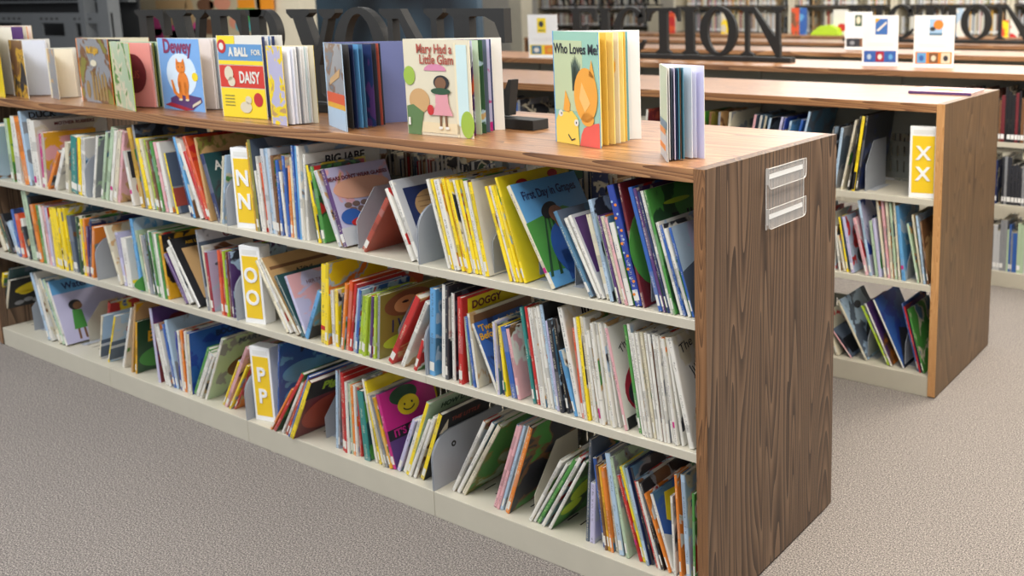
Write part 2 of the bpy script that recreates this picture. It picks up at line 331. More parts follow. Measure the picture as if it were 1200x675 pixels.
def parse(txt):
    out = []; O = None
    for ln in txt.strip().splitlines():
        ln = ln.split('#')[0].strip()
        if not ln: continue
        p = ln.split()
        if p[0] == '@': O = (float(p[1]), float(p[2]), float(p[3])); continue
        if p[0] == 'plate':      # plate xb height kind
            out.append(dict(kind='plate', xb=O[0]+float(p[1])/O[2], h=float(p[2]), opts=dict(q.split('=') for q in p[3:]))); continue
        if p[0] == 'seam': out.append(dict(kind='seam', k=int(p[1]))); continue
        if p[0] == 'sign':
            out.append(dict(kind='sign', xb=O[0]+float(p[1])/O[2], letters=p[2])); continue
        o = dict(q.split('=') for q in p[5:])
        out.append(dict(kind='book', xb=O[0]+float(p[0])/O[2], xt=O[0]+float(p[1])/O[2], yt=O[1]+float(p[2])/O[2], w=float(p[3])/O[2], c=p[4], o=o))
    return out
def rect_pts(x, z, t, h, a):
    """a = lean, positive = top to the right.  lowest corner on the shelf"""
    c, s = math.cos(a), math.sin(a)
    if a <= 0: piv = (0, 0)
    else: piv = (t, 0)
    return [(x+ (px-piv[0])*c + pz*s + piv[0], z - (px-piv[0])*s + pz*c) for px, pz in ((0, 0), (t, 0), (t, h), (0, h))]
def extent(pts, z):
    xs = []
    for i in range(4):
        (xa, za), (xb, zb) = pts[i], pts[(i+1) % 4]
        if (za-z)*(zb-z) <= 0 and za != zb: xs.append(xa+(xb-xa)*(z-za)/(zb-za))
    return (min(xs), max(xs)) if xs else None
def build_row(txt, y0, lv, case_word, feats, xlim, dmax=.27, yf=None, x0=0):
    items = parse(txt); z = Z[lv]+.0004; base_y = y0 + (yf if yf is not None else (.012 if lv < 3 else .028))
    its = []
    for it in items:
        if it['kind'] == 'seam':
            it.update(x=-T-it['k']*S-.0038, t=.0072, h=.165, a=0, fixed=True)
        elif it['kind'] == 'plate':
            it.update(x=xat(it['xb'], base_y+.02, z), t=.0016, a=0, fixed=False, mass=8)
        elif it['kind'] == 'sign':
            it.update(x=xat(it['xb'], base_y, z), t=.098 if it['letters'] == 'XX' else .084, a=0, fixed=False, h=.262, mass=40)
        else:
            by = base_y + float(it['o'].get('y', 0)); xa = xat(it['xb'], by, z); xb = xat(it['xb']+it['w'], by, z); top = ony(it['xt'], it['yt'], by)
            dz = top.z - z; dx = top.x - xa; h = math.hypot(dx, dz); a = math.atan2(dx, dz)
            t = max(.0042, (xb-xa)*.93*math.cos(a))
            h = min(h, .305)
            if h*math.cos(a)+t*abs(math.sin(a)) > .3: h = (.3-t*abs(math.sin(a)))/math.cos(a)
            if a > 0: xa += t*(1/math.cos(a)-1)*.5
            it.update(x=xa, t=t, h=h, a=a, fixed=False, ya=by-y0, yb=by-y0+float(it['o'].get('d', 20))/100)
        its.append(it)
    for itn in range(220):
        for i in range(len(its)):
            for j in range(i+1, min(i+4, len(its))):
                A, B = its[i], its[j]
                if A.get('ya', 0) > B.get('yb', 9) or B.get('ya', 0) > A.get('yb', 9): continue
                pa, pb = rect_pts(A['x'], z, A['t'], A['h'], A['a']), rect_pts(B['x'], z, B['t'], B['h'], B['a'])
                ov = 0
                for zz in [z+.0005+.0148*q for q in range(21)]:
                    ea, eb = extent(pa, zz), extent(pb, zz)
                    if ea and eb: ov = max(ov, ea[1]-eb[0]+.0002)
                if ov > 0:
                    ma, mb_ = (1e9 if A['fixed'] else A.get('mass', 1)), (1e9 if B['fixed'] else B.get('mass', 1))
                    if ov > .003 and itn % 20 == 10:       # a slimmer book or a closer lean rather than a long push
                        for q in (A, B):
                            if q['kind'] == 'book' and q['t'] > .0055: q['t'] *= .93
                        if A['kind'] == 'book' and B['kind'] == 'book' and A['a'] > B['a']:
                            md = (A['a']+B['a'])/2; A['a'] += (md-A['a'])*.4; B['a'] += (md-B['a'])*.4
                    A['x'] -= ov*mb_/(ma+mb_)*.9 if not A['fixed'] else 0; B['x'] += ov*ma/(ma+mb_)*.9 if not B['fixed'] else 0
        lim = xlim[1]
        for A in its:
            if A['kind'] != 'seam':
                pp = rect_pts(A['x'], z, A['t'], A['h'], A['a']); e = max(p[0] for p in pp)-lim
                if e > 0: A['x'] -= e
    #DBG
    # names
    marks = []
    bi = -1
    for i, it in enumerate(its):
        if it['kind'] == 'sign': marks.append((i, 'the %s sign' % it['letters']))
        elif it['kind'] == 'book' and it['o'].get('k') in feats and feats[it['o']['k']].get('mark'): marks.append((i, feats[it['o']['k']]['mark']))
    for i, it in enumerate(its):
        if it['kind'] == 'seam': continue
        if it['kind'] == 'plate':
            o = empty('bookend', (it['x'], base_y, Z[lv])); d = .215; h = it['h']; ch = float(it['opts'].get('ch', .06))
            ys = float(it['opts'].get('y', .012))
            pts = [(ys, 0), (ys, h-ch*1.3), (ys+ch, h), (d, h), (d, 0)]
            MB().prism(pts, 0, 0, .0016).build('divider_plate', ink((150, 118, 106)) if it['opts'].get('pink') else (M_METAL if it['opts'].get('cream') else M_GREYMETAL), o)
            MB().box((.0016, .05, 0.0001), (.03, d-.02, .0011)).build('foot_plate', M_GREYMETAL, o)
            nm = nearest_mark(marks, i, its, lambda q: q['kind'] == 'plate')
            tag(o, 'grey bookend plate, %s, %s' % (nm, ('second bookcase ' if case_word else '') + SHELF_NAME[lv]), 'bookend', 'bookends'); continue
        if it['kind'] == 'sign': range_sign(it['letters'], it['x'], base_y, Z[lv], lv, case_word); continue
        o = it['o']; f = feats.get(o.get('k'), {}); t, h, a = it['t'], it['h'], it['a']
        d = float(o['d'])/100 if 'd' in o else min(dmax, max(.15, h*rng.uniform(.78, .92)))
        d = min(d, .285)
        root = empty('picture_book', (it['x'], base_y+float(it['o'].get('y', 0))+rng.uniform(-.004, .006), z))
        # pivot: spine bottom-left for a lean to the left, bottom-right otherwise
        root.rotation_euler = (0, a, 0)
        piv = 0 if a <= 0 else t
        if piv:
            c, s = math.cos(a), math.sin(a); root.location.x = it['x'] + t - t*c; root.location.z = z + t*s
        c = it['c']
        if 'c' in o: cc = o['c'].split('+')
        else: cc = [c, rng.choice(['cream', 'paleblue', 'tan', 'white', 'grey']), rng.choice(['brown', 'green', 'steel', 'orange', 'dark', 'red'])]
        fc = art_mat(cc)
        lc = None if o.get('l') == '0' else (o.get('l') or ('white' if rng.random() < .8 else None))
        book_mesh_objs(root, t, d, h, c, fc, lc, o.get('dot'))
        F = ((t, 0, 0), (0, 1, 0), (0, 0, 1), (1, 0, 0))
        if 'art' in f: f['art'](root, F, d, h)
        if 'sp' in f:
            f['sp'](root, ((0, -.0003, 0), (1, 0, 0), (0, 0, 1), (0, -1, 0)), t, h)
        lean = 'leaning left' if a < -.14 else ('leaning right' if a > .14 else 'standing upright' if abs(a) < .07 else '')
        if f.get('label'): lab = f['label']
        else:
            thin = 'slim ' if t < .0085 else ('thick ' if t > .016 else '')
            nm = nearest_mark(marks, i, its, lambda q, c=c: q['kind'] == 'book' and q['c'] == c and not (q['o'].get('k') in feats and feats[q['o'].get('k')].get('label')), word(c))
            sh = ('second bookcase ' if case_word else '') + SHELF_NAME[lv]
            for q in ((thin, (' '+lean if lean else '')), (thin, ''), ('', '')):
                lab = '%s%s book%s, %s, %s' % (q[0], word(c), q[1], nm, sh)
                if len(lab.split()) <= 16: break
        tag(root, lab, 'book', 'picture books on the '+SHELF_NAME[lv]+case_word)
ORD = ['', 'first', 'second', 'third', 'fourth', 'fifth', 'sixth', 'seventh', 'eighth', 'ninth', 'tenth', 'eleventh', 'twelfth', 'thirteenth', 'fourteenth', 'fifteenth', 'sixteenth', 'seventeenth', 'eighteenth', 'nineteenth', 'twentieth']
def nearest_mark(marks, i, its, same, cw=''):
    if not marks: 
        n = sum(1 for q in range(0, i+1) if same(its[q])); return '%s%s from the left' % (ORD[n], ' '+cw if cw else '')
    best = min(marks, key=lambda m: abs(m[0]-i)+.1*(m[0] > i))
    lo, hi = (best[0]+1, i) if best[0] < i else (i, best[0]-1)
    n = sum(1 for q in range(lo, hi+1) if same(its[q]))
    return '%s%s %s of %s' % (ORD[min(n, 20)], ' '+cw if cw else '', 'right' if best[0] < i else 'left', best[1])
def range_sign(letters, x, y, z, lv, case_word):
    o = empty('shelf_range_sign', (x, y-.004, z), (0, 0, R(13))); w_, h_, d_ = (.098, .262, .025) if letters == 'XX' else (.084, .262, .045)
    MB().box((0, 0, 0), (w_, d_, h_)).build('sign_box', M_WHITE, o, bevel=.0015)
    F = ((0, 0, 0), (1, 0, 0), (0, 0, 1), (0, -1, 0))
    decal(o, F, [[(.009, .018), (w_-.009, .018), (w_-.009, h_-.034), (.009, h_-.034)]], M_YEL, 'yellow_card')
    decal(o, F, [[(.012, h_-.027), (w_-.012, h_-.027), (w_-.012, h_-.012), (.012, h_-.012)]], plain((226,226,220), .5, name='paper'), 'caption_strip')
    for k in (0, 1):
        text_on(o, F, letters[k], .07, w_/2, h_*.62-k*.076, M_WHITE, 'letter', bold=.0018, lift=.0012, th=.002)
    side = {'NN': 'near the middle of the top shelf', 'OO': 'on the middle shelf', 'PP': 'on the bottom shelf', 'XX': 'at the right end of the second bookcase'}[letters]
    tag(o, 'white and yellow box sign reading %s %s' % (letters[0]+' '+letters[1], side), 'sign', 'yellow letter signs')
def txt(s, size, u, v, col, **k):
    return lambda r, F, d, h: text_on(r, F, s, size, d*u, h*v, ink(col), 'title_lettering', **k)
def multi(*fs):
    def g(r, F, d, h):
        for f in fs: f(r, F, d, h)
    return g
def shp(col, fn, name='cover_picture'): return lambda r, F, d, h: decal(r, F, fn(d, h), ink(col), name)
def el(cx, cy, rx, ry, **k): return lambda d, h: [ellipse(d*cx, h*cy, d*rx, h*ry, **k)]
def rc(a, b, c_, e_): return lambda d, h: [[(d*a, h*b), (d*c_, h*b), (d*c_, h*e_), (d*a, h*e_)]]
def pg(*pts): return lambda d, h: [[(d*a, h*b_) for a, b_ in pts]]
def lay(f, n):   # lift a later layer
    def g(r, F, d, h):
        o, u, v, nn = [Vector(q) for q in F]; return f(r, (o+nn*.0006*n, u, v, nn), d, h)
    return g
FE = {}
# --- top shelf
FE['duck'] = dict(label='tall pale book with big dark letters showing behind white books, far left of top shelf', art=txt('DUCK', .035, .3, .93, 'dark', bold=.001))
FE['mother'] = dict(label='wide white book with small red-brown lettering across its top edge, left part of top shelf', art=txt('MOTHER RUBBERS', .018, .55, .93, 'maroon', bold=.0006))
FE['goldpink'] = dict(label='gold-topped pink picture book with green and black art, left part of top shelf', art=multi(shp('amber', rc(0, .92, 1, 1)), shp('green', el(.55, .5, .18, .1)), shp('dark', el(.62, .56, .07, .06))), mark='the gold and pink book')
FE['redcov'] = dict(label='white-spined book with red and dark cover leaning left, left part of top shelf', art=multi(shp('dark', rc(.05, .5, .95, .98)), shp('red', el(.5, .3, .4, .25))), mark='the red and dark cover')
FE['landscape'] = dict(label='yellow-spined book with grey and russet landscape cover, left of NN sign on top shelf', art=multi(shp('slate', rc(0, .45, 1, 1)), shp('brick', rc(0, .12, 1, .42))), mark='the russet landscape cover')
FE['acro'] = dict(label='dark navy book with large white letters on its cover, just left of NN sign', art=txt('ACRO', .045, .34, .8, 'white', bold=.001, sx=.8))
FE['jabe'] = dict(label='tall white book titled BIG JABE in black curly letters, right of NN sign', art=txt('BIG JABE', .038, .52, .9, 'black', bold=.001), mark='the BIG JABE book')
FE['skytop'] = dict(label='tall blue book with starry blue cover rising behind BIG JABE', art=shp('paleblue', lambda d, h: [ellipse(d*(.1+.11*i), h*.9, .002, .002, n=8) for i in range(8)]))
FE['bears'] = dict(label='purple-spined book with a sunset crowd and red car on its cover, top shelf',
   art=multi(shp('palegrey', rc(0, .0, 1, .23)), lay(shp((226, 170, 140), el(.5, .7, .46, .14)), 1), lay(shp((120, 96, 88), lambda d, h: [ellipse(d*(.2+.13*i+(j % 2)*.06), h*(.36+.07*j), d*.06, h*.035, n=12) for i in range(6) for j in range(3)]), 2), lay(shp('blue', el(.2, .35, .16, .1)), 3), lay(shp('red', el(.45, .27, .28, .07)), 4), lay(shp('white', el(.28, .25, .05, .04)), 5), lay(txt("BEARS DON'T WEAR GLASSES", .016, .48, .85, 'maroon', bold=.0005), 2)), mark='the purple crowd book')
FE['nest'] = dict(label='white book with a round beige face on navy ground, left of the first yellow books', art=multi(shp('navy', rc(.12, .2, .95, .88)), lay(shp('tan', el(.5, .62, .28, .2)), 1), lay(shp('brown', lambda d, h: [[(d*.28, h*q), (d*.72, h*q), (d*.72, h*(q+.006)), (d*.28, h*(q+.006))] for q in (.5, .56, .62, .68, .74)]), 2)), mark='the round face cover')
FE['bananas'] = dict(label='white book with yellow banana shapes and letter K, ending the first yellow run', art=multi(shp('yellow', lambda d, h: [ellipse(d*.42, h*.58, d*.1, h*.2, rot=25), ellipse(d*.6, h*.56, d*.08, h*.18, rot=20)]), txt('KI', .04, .55, .88, 'royal', bold=.001)), mark='the white banana book')
FE['ytall'] = dict(label='tall yellow book with red and black shapes on its cover, beside First Day in Grapes', art=shp('red', lambda d, h: [ellipse(d*.3, h*.9, d*.08, h*.04), ellipse(d*.75, h*.93, d*.07, h*.04)]))
FE['grapes'] = dict(label='blue picture book titled First Day in Grapes showing a dark-haired child in blue',
   art=multi(shp('green', pg((0, .15), (1, .1), (1, .55), (.6, .7), (0, .62))), lay(shp('darkgreen', lambda d, h: [[(d*x, h*.1), (d*(x+.04), h*.1), (d*(x*.3+.3), h*.66), (d*(x*.3+.28), h*.66)] for x in (.02, .16, .3, .6, .75, .9)]), 1),
     lay(shp('blue', lambda d, h: [ellipse(d*.47, h*.3, d*.27, h*.27), [(d*.28, h*.02), (d*.75, h*.02), (d*.68, h*.3), (d*.3, h*.3)]]), 2), lay(shp((150, 98, 70), lambda d, h: [ellipse(d*.46, h*.635, d*.11, h*.085, rot=-15), ellipse(d*.52, h*.36, d*.07, h*.16, rot=-20), ellipse(d*.45, h*.55, d*.06, h*.05)]), 4), lay(shp('black', lambda d, h: [ellipse(d*.38, h*.69, d*.13, h*.07, rot=20)]), 3),
     lay(txt('First Day in Grapes', .034, .5, .865, 'navy', bold=.0006, sx=.76), 2)), mark='First Day in Grapes')
FE['mauve'] = dict(label='white-spined book with mauve cover, between the steel-blue and cream spines of top shelf', art=multi(shp('purple', rc(.05, .3, .95, .96)), lay(shp('lavender', el(.5, .4, .3, .12)), 1)))
FE['dots'] = dict(label='tall royal blue book with coloured pictures dotted down its wide spine', sp=lambda r, F, t, h: [decal(r, F, [ellipse(t*((.3 if i < 8 else .7)+(.4 if i < 8 else -.4)*(i % 2)), h*(.1+.105*(i % 8)+(.03 if i > 7 else 0)), t*(.2 if i < 8 else .14), t*(.17 if i < 8 else .14))], ink('orange' if i < 8 else 'paleblue'), 'spine_picture', lift=.0004+.0003*(i > 7)) for i in range(16)], mark='the dotted royal blue book')
FE['maroongreen'] = dict(label='maroon and green covered tall book right behind the royal blue dotted one', art=shp('green', el(.4, .45, .45, .35)))
FE['happy'] = dict(label='green book titled The Happy in dark letters, right end of top shelf', art=multi(txt('The Happy', .032, .55, .72, 'black', bold=.0012), shp('lime', lambda d, h: [ellipse(d*.4, h*.86, d*.2, h*.02)])), mark='the green The Happy book')
FE['lastblue'] = dict(label='pale grey-blue covered book against the wooden end panel, right end of top shelf', art=multi(shp('slate', pg((0, 0), (1, 0), (1, .55), (.6, .5), (.3, .6), (0, .5))), txt('POL', .02, .75, .8, 'slate')))
# --- middle shelf
FE['blueorange'] = dict(label='pale blue covered book leaning at the far left of middle shelf', art=None); FE['blueorange'].pop('art')
FE['beach'] = dict(label='wide grey-blue spined book with green cover right of the run of thin yellow books', mark='the wide grey-blue book')
FE['horse'] = dict(label='wide white book with a yellow cover panel and brown horse, middle shelf left part', art=multi(shp('yellow', rc(.25, .12, .8, .85)), lay(shp('brown', lambda d, h: [ellipse(d*.5, h*.36, d*.16, h*.14), ellipse(d*.58, h*.5, d*.06, h*.1)]), 1), lay(shp('black', rc(.3, .76, .6, .82)), 1)), mark='the yellow horse cover')
FE['skytall'] = dict(label='tall sky-blue book with green foot rising above its neighbours, middle shelf left part', art=shp('green', el(.3, .1, .4, .14)), mark='the tall sky-blue book')
FE['abe'] = dict(label='white-spined book with black framed tan portrait of a tall figure, middle shelf', art=multi(shp('black', rc(.04, .02, .97, .97)), lay(shp('tan', rc(.14, .1, .9, .84)), 1), lay(shp('dark', pg((.35, .14), (.7, .14), (.62, .5), (.56, .78), (.48, .78), (.44, .5))), 2), lay(txt('ABE LINCOLN', .016, .5, .91, 'amber', bold=.0004), 1)), mark='the framed portrait')
FE['che'] = dict(label='tall grey book with maroon CHE letters above a grey cover, middle shelf', art=multi(shp('slate', rc(0, .3, 1, .85)), lay(txt('CHES', .036, .5, .9, 'maroon', bold=.0012), 1)))
FE['lavface'] = dict(label='crimson-spined book with pale lavender cover, just left of the OO sign', art=shp('slate', lambda d, h: [ellipse(d*.25, h*.78, d*.1, h*.03), ellipse(d*.5, h*.68, d*.08, h*.05)]))
FE['judge'] = dict(label='tan book with brown lettering leaning just right of the OO sign', art=multi(shp('brown', rc(.05, .83, .9, .87)), txt('A Tale of', .016, .5, .76, 'black', bold=.0005), shp('darkteal', rc(.4, .5, .62, .6))), mark='the tan A Tale of book')
FE['glow'] = dict(label='dark teal book with an orange glowing picture, leaning on the tan book', art=multi(shp('black', rc(.12, .1, .9, .85)), lay(shp('orange', lambda d, h: [ellipse(d*(.3+.15*i), h*(.3+.12*i), d*.1, h*.07) for i in range(3)]), 1)))
FE['mauvepink'] = dict(label='pale mauve-pink book leaning left on the dark teal book', art=txt('HER TALE', .016, .45, .82, 'maroon'))
FE['yred'] = dict(label='thick yellow book with red art on its cover, middle shelf', art=shp('red', lambda d, h: [ellipse(d*.45, h*.9, d*.15, h*.03, rot=20)]), mark='the thick yellow book')
FE['orangetall'] = dict(label='tall orange-red book with dark brush lettering across its cover, middle shelf', art=multi(txt('BELLS', .03, .5, .9, 'maroon', slant=.4), shp('maroon', rc(.1, .8, .5, .82))), mark='the tall orange-red book')
FE['iwant'] = dict(label='book with a furry animal photo cover reading I W, middle shelf', art=multi(shp('olive', rc(0, 0, 1, 1)), lay(shp('brown', el(.42, .78, .36, .2)), 1), lay(shp('tan', el(.38, .76, .18, .13)), 2), lay(shp('black', el(.36, .8, .05, .02)), 3), lay(txt('I WA', .055, .36, .45, 'navy', bold=.0012, sx=.8), 1), lay(shp('lime', el(.4, .2, .35, .12)), 1)), mark='the furry animal cover')
FE['dog'] = dict(label='tall red book with yellow cover and DOG lettering, middle shelf', art=multi(shp('yellow', rc(.1, .05, 1, .97)), lay(txt('DOGGY', .03, .4, .88, 'maroon', bold=.001), 1), lay(shp('dark', el(.6, .6, .2, .1)), 1)))
FE['night'] = dict(label="blue book titled 'Twas the Night Before, leaning out, middle shelf", art=multi(lay(shp('amber', lambda d, h: [ellipse(d*.45, h*.42, d*.16, h*.12), ellipse(d*.55, h*.3, d*.12, h*.1)]), 1), lay(shp('tan', el(.6, .42, .1, .1)), 2), lay(shp('sky', el(.45, .12, .3, .09)), 1), lay(txt("'Twas the Night\nBefore THANKS", .026, .5, .84, 'amber', bold=.0006), 1)), mark="'Twas the Night")
FE['browntop'] = dict(label="tall brown framed book showing above 'Twas the Night", art=lay(shp('brown', rc(.06, .7, .95, .96)), 1))
FE['immi'] = dict(label='tall white book with black Immi lettering, right half of middle shelf', art=txt('Immi', .042, .42, .9, 'black', bold=.001), mark='the Immi book')
FE['thep'] = dict(label='white and deep red book titled The P, with PAT at its foot', art=multi(shp('crimson', lambda d, h: [ellipse(d*.6, h*.34, d*.5, h*.3)]), lay(shp('dark', lambda d, h: [ellipse(d*.35, h*.3, d*.2, h*.14)]), 1), lay(shp('black', rc(.03, .0, 1, .11)), 2), lay(txt('PATRICIA', .022, .4, .055, 'white', bold=.0005), 3), lay(txt('The', .028, .22, .78, 'black', slant=.2, rot=35), 1), lay(txt('P', .06, .5, .88, 'black', bold=.0015), 1), lay(shp('magenta', el(.28, .17, .09, .04)), 4)), mark='The P red cover')
FE['junk'] = dict(label='white book titled The Junkyard with brown drawings, last on the middle shelf', art=multi(txt('The', .034, .2, .88, 'dark', rot=12), txt('Junkyard', .042, .42, .74, 'dark', rot=28, sx=.8), shp('brown', lambda d, h: [ellipse(d*(.2+.13*i), h*(.28-.05*(i % 3)), d*.06, h*.06) for i in range(6)] + [[(d*.3, h*.0), (d*.45, h*0), (d*.6, h*.35), (d*.8, h*.5), (d*.7, h*.5), (d*.5, h*.36)], ellipse(d*.75, h*.55, d*.14, h*.12)])), mark='The Junkyard book')
# --- bottom shelf
FE['diamond'] = dict(label='book with black and yellow cover at far left end of the bottom shelf', art=multi(shp('black', rc(.03, 0, 1, .96)), lay(shp('yellow', lambda d, h: [ellipse(d*.5, h*.8, d*.4, h*.12, rot=10), ellipse(d*.3, h*.68, d*.12, h*.05)]), 1), lay(shp('grey', lambda d, h: [ellipse(d*(.2+.15*i), h*(.45+.04*(i % 2)), d*.08, h*.05) for i in range(5)]), 1), lay(txt('DIAMOND', .02, .5, .1, 'cream', bold=.0005), 1)), mark='the black and yellow cover')
FE['water'] = dict(label='picture book with a small child in green on pink-grey ground, titled Water', art=multi(shp('sky', rc(0, .78, 1, 1)), shp('lavender', rc(0, 0, 1, .78)), lay(shp('green', lambda d, h: [[(d*.16, h*.2), (d*.34, h*.2), (d*.33, h*.48), (d*.2, h*.5)]]), 1), lay(shp('black', el(.26, .57, .09, .08)), 1), lay(shp('brown', lambda d, h: [ellipse(d*.29, h*.55, d*.065, h*.06), [(d*.19, h*.04), (d*.22, h*.04), (d*.23, h*.2), (d*.2, h*.2)], [(d*.28, h*.04), (d*.31, h*.04), (d*.31, h*.2), (d*.28, h*.2)]]), 2), lay(txt('Water Lily', .04, .45, .88, 'navy', bold=.001, sx=.9), 2)), mark='the Water book')
FE['d1'] = dict(label='left one of two twin pale blue seascape books lettered D, bottom shelf', art=multi(shp('slate', rc(0, .05, 1, .45)), lay(shp('palegrey', rc(0, .3, 1, .36)), 1), txt('D', .032, .4, .66, 'brick')))
FE['d2'] = dict(label='right one of two twin pale blue seascape books lettered D, bottom shelf', art=multi(shp('slate', rc(0, .05, 1, .45)), lay(shp('palegrey', rc(0, .3, 1, .36)), 1), txt('D', .032, .4, .66, 'brick')))
FE['fen'] = dict(label='dark green book with gold letters Fe BU on its cover, bottom shelf', art=multi(shp('green', el(.5, .25, .45, .2)), lay(txt('Fen\nBUS', .06, .42, .78, 'amber', bold=.002, sx=.85), 1)), mark='the gold-lettered green book')
FE['bookblue'] = dict(label='blue book with a row of dark letters, left of the right-leaning group on bottom shelf', art=txt('BOOKS', .03, .6, .88, 'navy', bold=.002))
FE['man'] = dict(label='grey-green book with pale MAR lettering, leaning right on the bottom shelf', art=multi(txt('MARTI', .034, .45, .9, 'slate', bold=.0012), lay(shp('brown', el(.55, .45, .35, .2)), 1)), mark='the grey-green MAR book')
FE['moon'] = dict(label='tall blue book with dark M on its cover, just right of the PP sign', art=multi(txt('MO', .045, .45, .88, 'navy', bold=.002), lay(shp('sky', lambda d, h: [ellipse(d*.35, h*.6, d*.3, h*.12), ellipse(d*.2, h*.3, d*.12, h*.1)]), 1)))
FE['pig'] = dict(label='bright yellow-spined book with Pig lettered on a dark pink cover, bottom shelf', art=multi(shp('black', rc(0, .7, 1, 1)), lay(shp('brick', el(.5, .35, .45, .3)), 1), lay(txt('Pig', .045, .35, .87, 'lime', bold=.002), 1)), mark='the yellow Pig book')
FE['redtall'] = dict(label='tall red book rising behind the red spines, middle of bottom shelf')
FE['okay'] = dict(label="magenta and blue book with a yellow smiling face reading IT'S Okay", art=multi(shp('magenta', rc(0, .5, 1, 1)), lay(shp('darkgreen', el(.42, .88, .26, .12)), 1), lay(shp('yellow', el(.47, .73, .2, .13)), 2), lay(shp('black', lambda d, h: [ellipse(d*.4, h*.75, .003, .004, n=10), ellipse(d*.54, h*.75, .003, .004, n=10)] + [[(d*(.47+.12*math.cos(R(q))), h*(.73+.075*math.sin(R(q)))) for q in range(200, 341, 20)] + [(d*(.47+.1*math.cos(R(q))), h*(.73+.06*math.sin(R(q)))) for q in range(340, 199, -20)]]), 3), lay(shp('black', rc(0, .36, 1, .5)), 1), lay(txt("IT'S Okay", .03, .4, .43, 'magenta', bold=.001), 2), lay(shp('purple', rc(0, 0, 1, .36)), 1), lay(shp('magenta', el(.5, .24, .06, .04)), 2), lay(shp('orange', el(.3, .08, .12, .05)), 2)), mark="the smiling IT'S Okay book")
FE['ydark'] = dict(label='tall yellow book with a dark shape, behind the smiling face book', art=shp('navy', el(.45, .75, .28, .12)), mark='the tall yellow book')
FE['greenhow'] = dict(label='yellow-spined book with light green cover and dark lettering, leaning right on bottom shelf', art=multi(shp('palegreen', rc(0, 0, 1, 1)), lay(txt('HOW DO', .026, .5, .9, 'darkgreen', bold=.001), 1)))
FE['yblack'] = dict(label='yellow-spined book with black cover and thin red lettering, leaning right on bottom shelf', art=multi(shp('black', rc(0, 0, 1, 1)), lay(txt('THE LITTLE', .022, .5, .86, 'brick'), 1), lay(shp('cream', pg((.05, .7), (.15, .9), (.2, .7))), 1)), mark='the black red-lettered cover')
FE['chains'] = dict(label='cream-green spined book with mottled green cover, right of the seam bracket, bottom shelf', mark='the mottled green cover')
FE['greenleaf'] = dict(label='white-spined book with bright green leafy cover, lying lowest in its leaning group', art=shp('lime', lambda d, h: [ellipse(d*.4, h*.5, d*.3, h*.15, rot=20), ellipse(d*.3, h*.25, d*.25, h*.1)]), mark='the bright green leafy cover')
FE['bl'] = dict(label='wide pale blue book with grey lettered cover, right part of the bottom shelf', art=txt('This Blue', .034, .5, .93, 'steel', bold=.0006), mark='the wide pale blue book')
FE['ernie'] = dict(label='pale blue-spined book with dark navy cover and orange shapes, bottom shelf', art=multi(shp('navy', rc(.06, .55, 1, .98)), lay(shp('orange', lambda d, h: [ellipse(d*.5, h*.85, d*.2, h*.05)]), 1)))
FE['wad'] = dict(label='blue book with a yellow blob lettered WADD, right end of bottom shelf', art=multi(shp('yellow', lambda d, h: [[(d*.12, h*.62), (d*.25, h*.52), (d*.95, h*.55), (d*.98, h*.85), (d*.2, h*.93)]]), lay(txt('WADDLE', .034, .55, .74, 'black', sx=.8), 1), shp('white', pg((0, .0), (.5, 0), (.3, .3), (0, .5)))), mark='the WADD book')

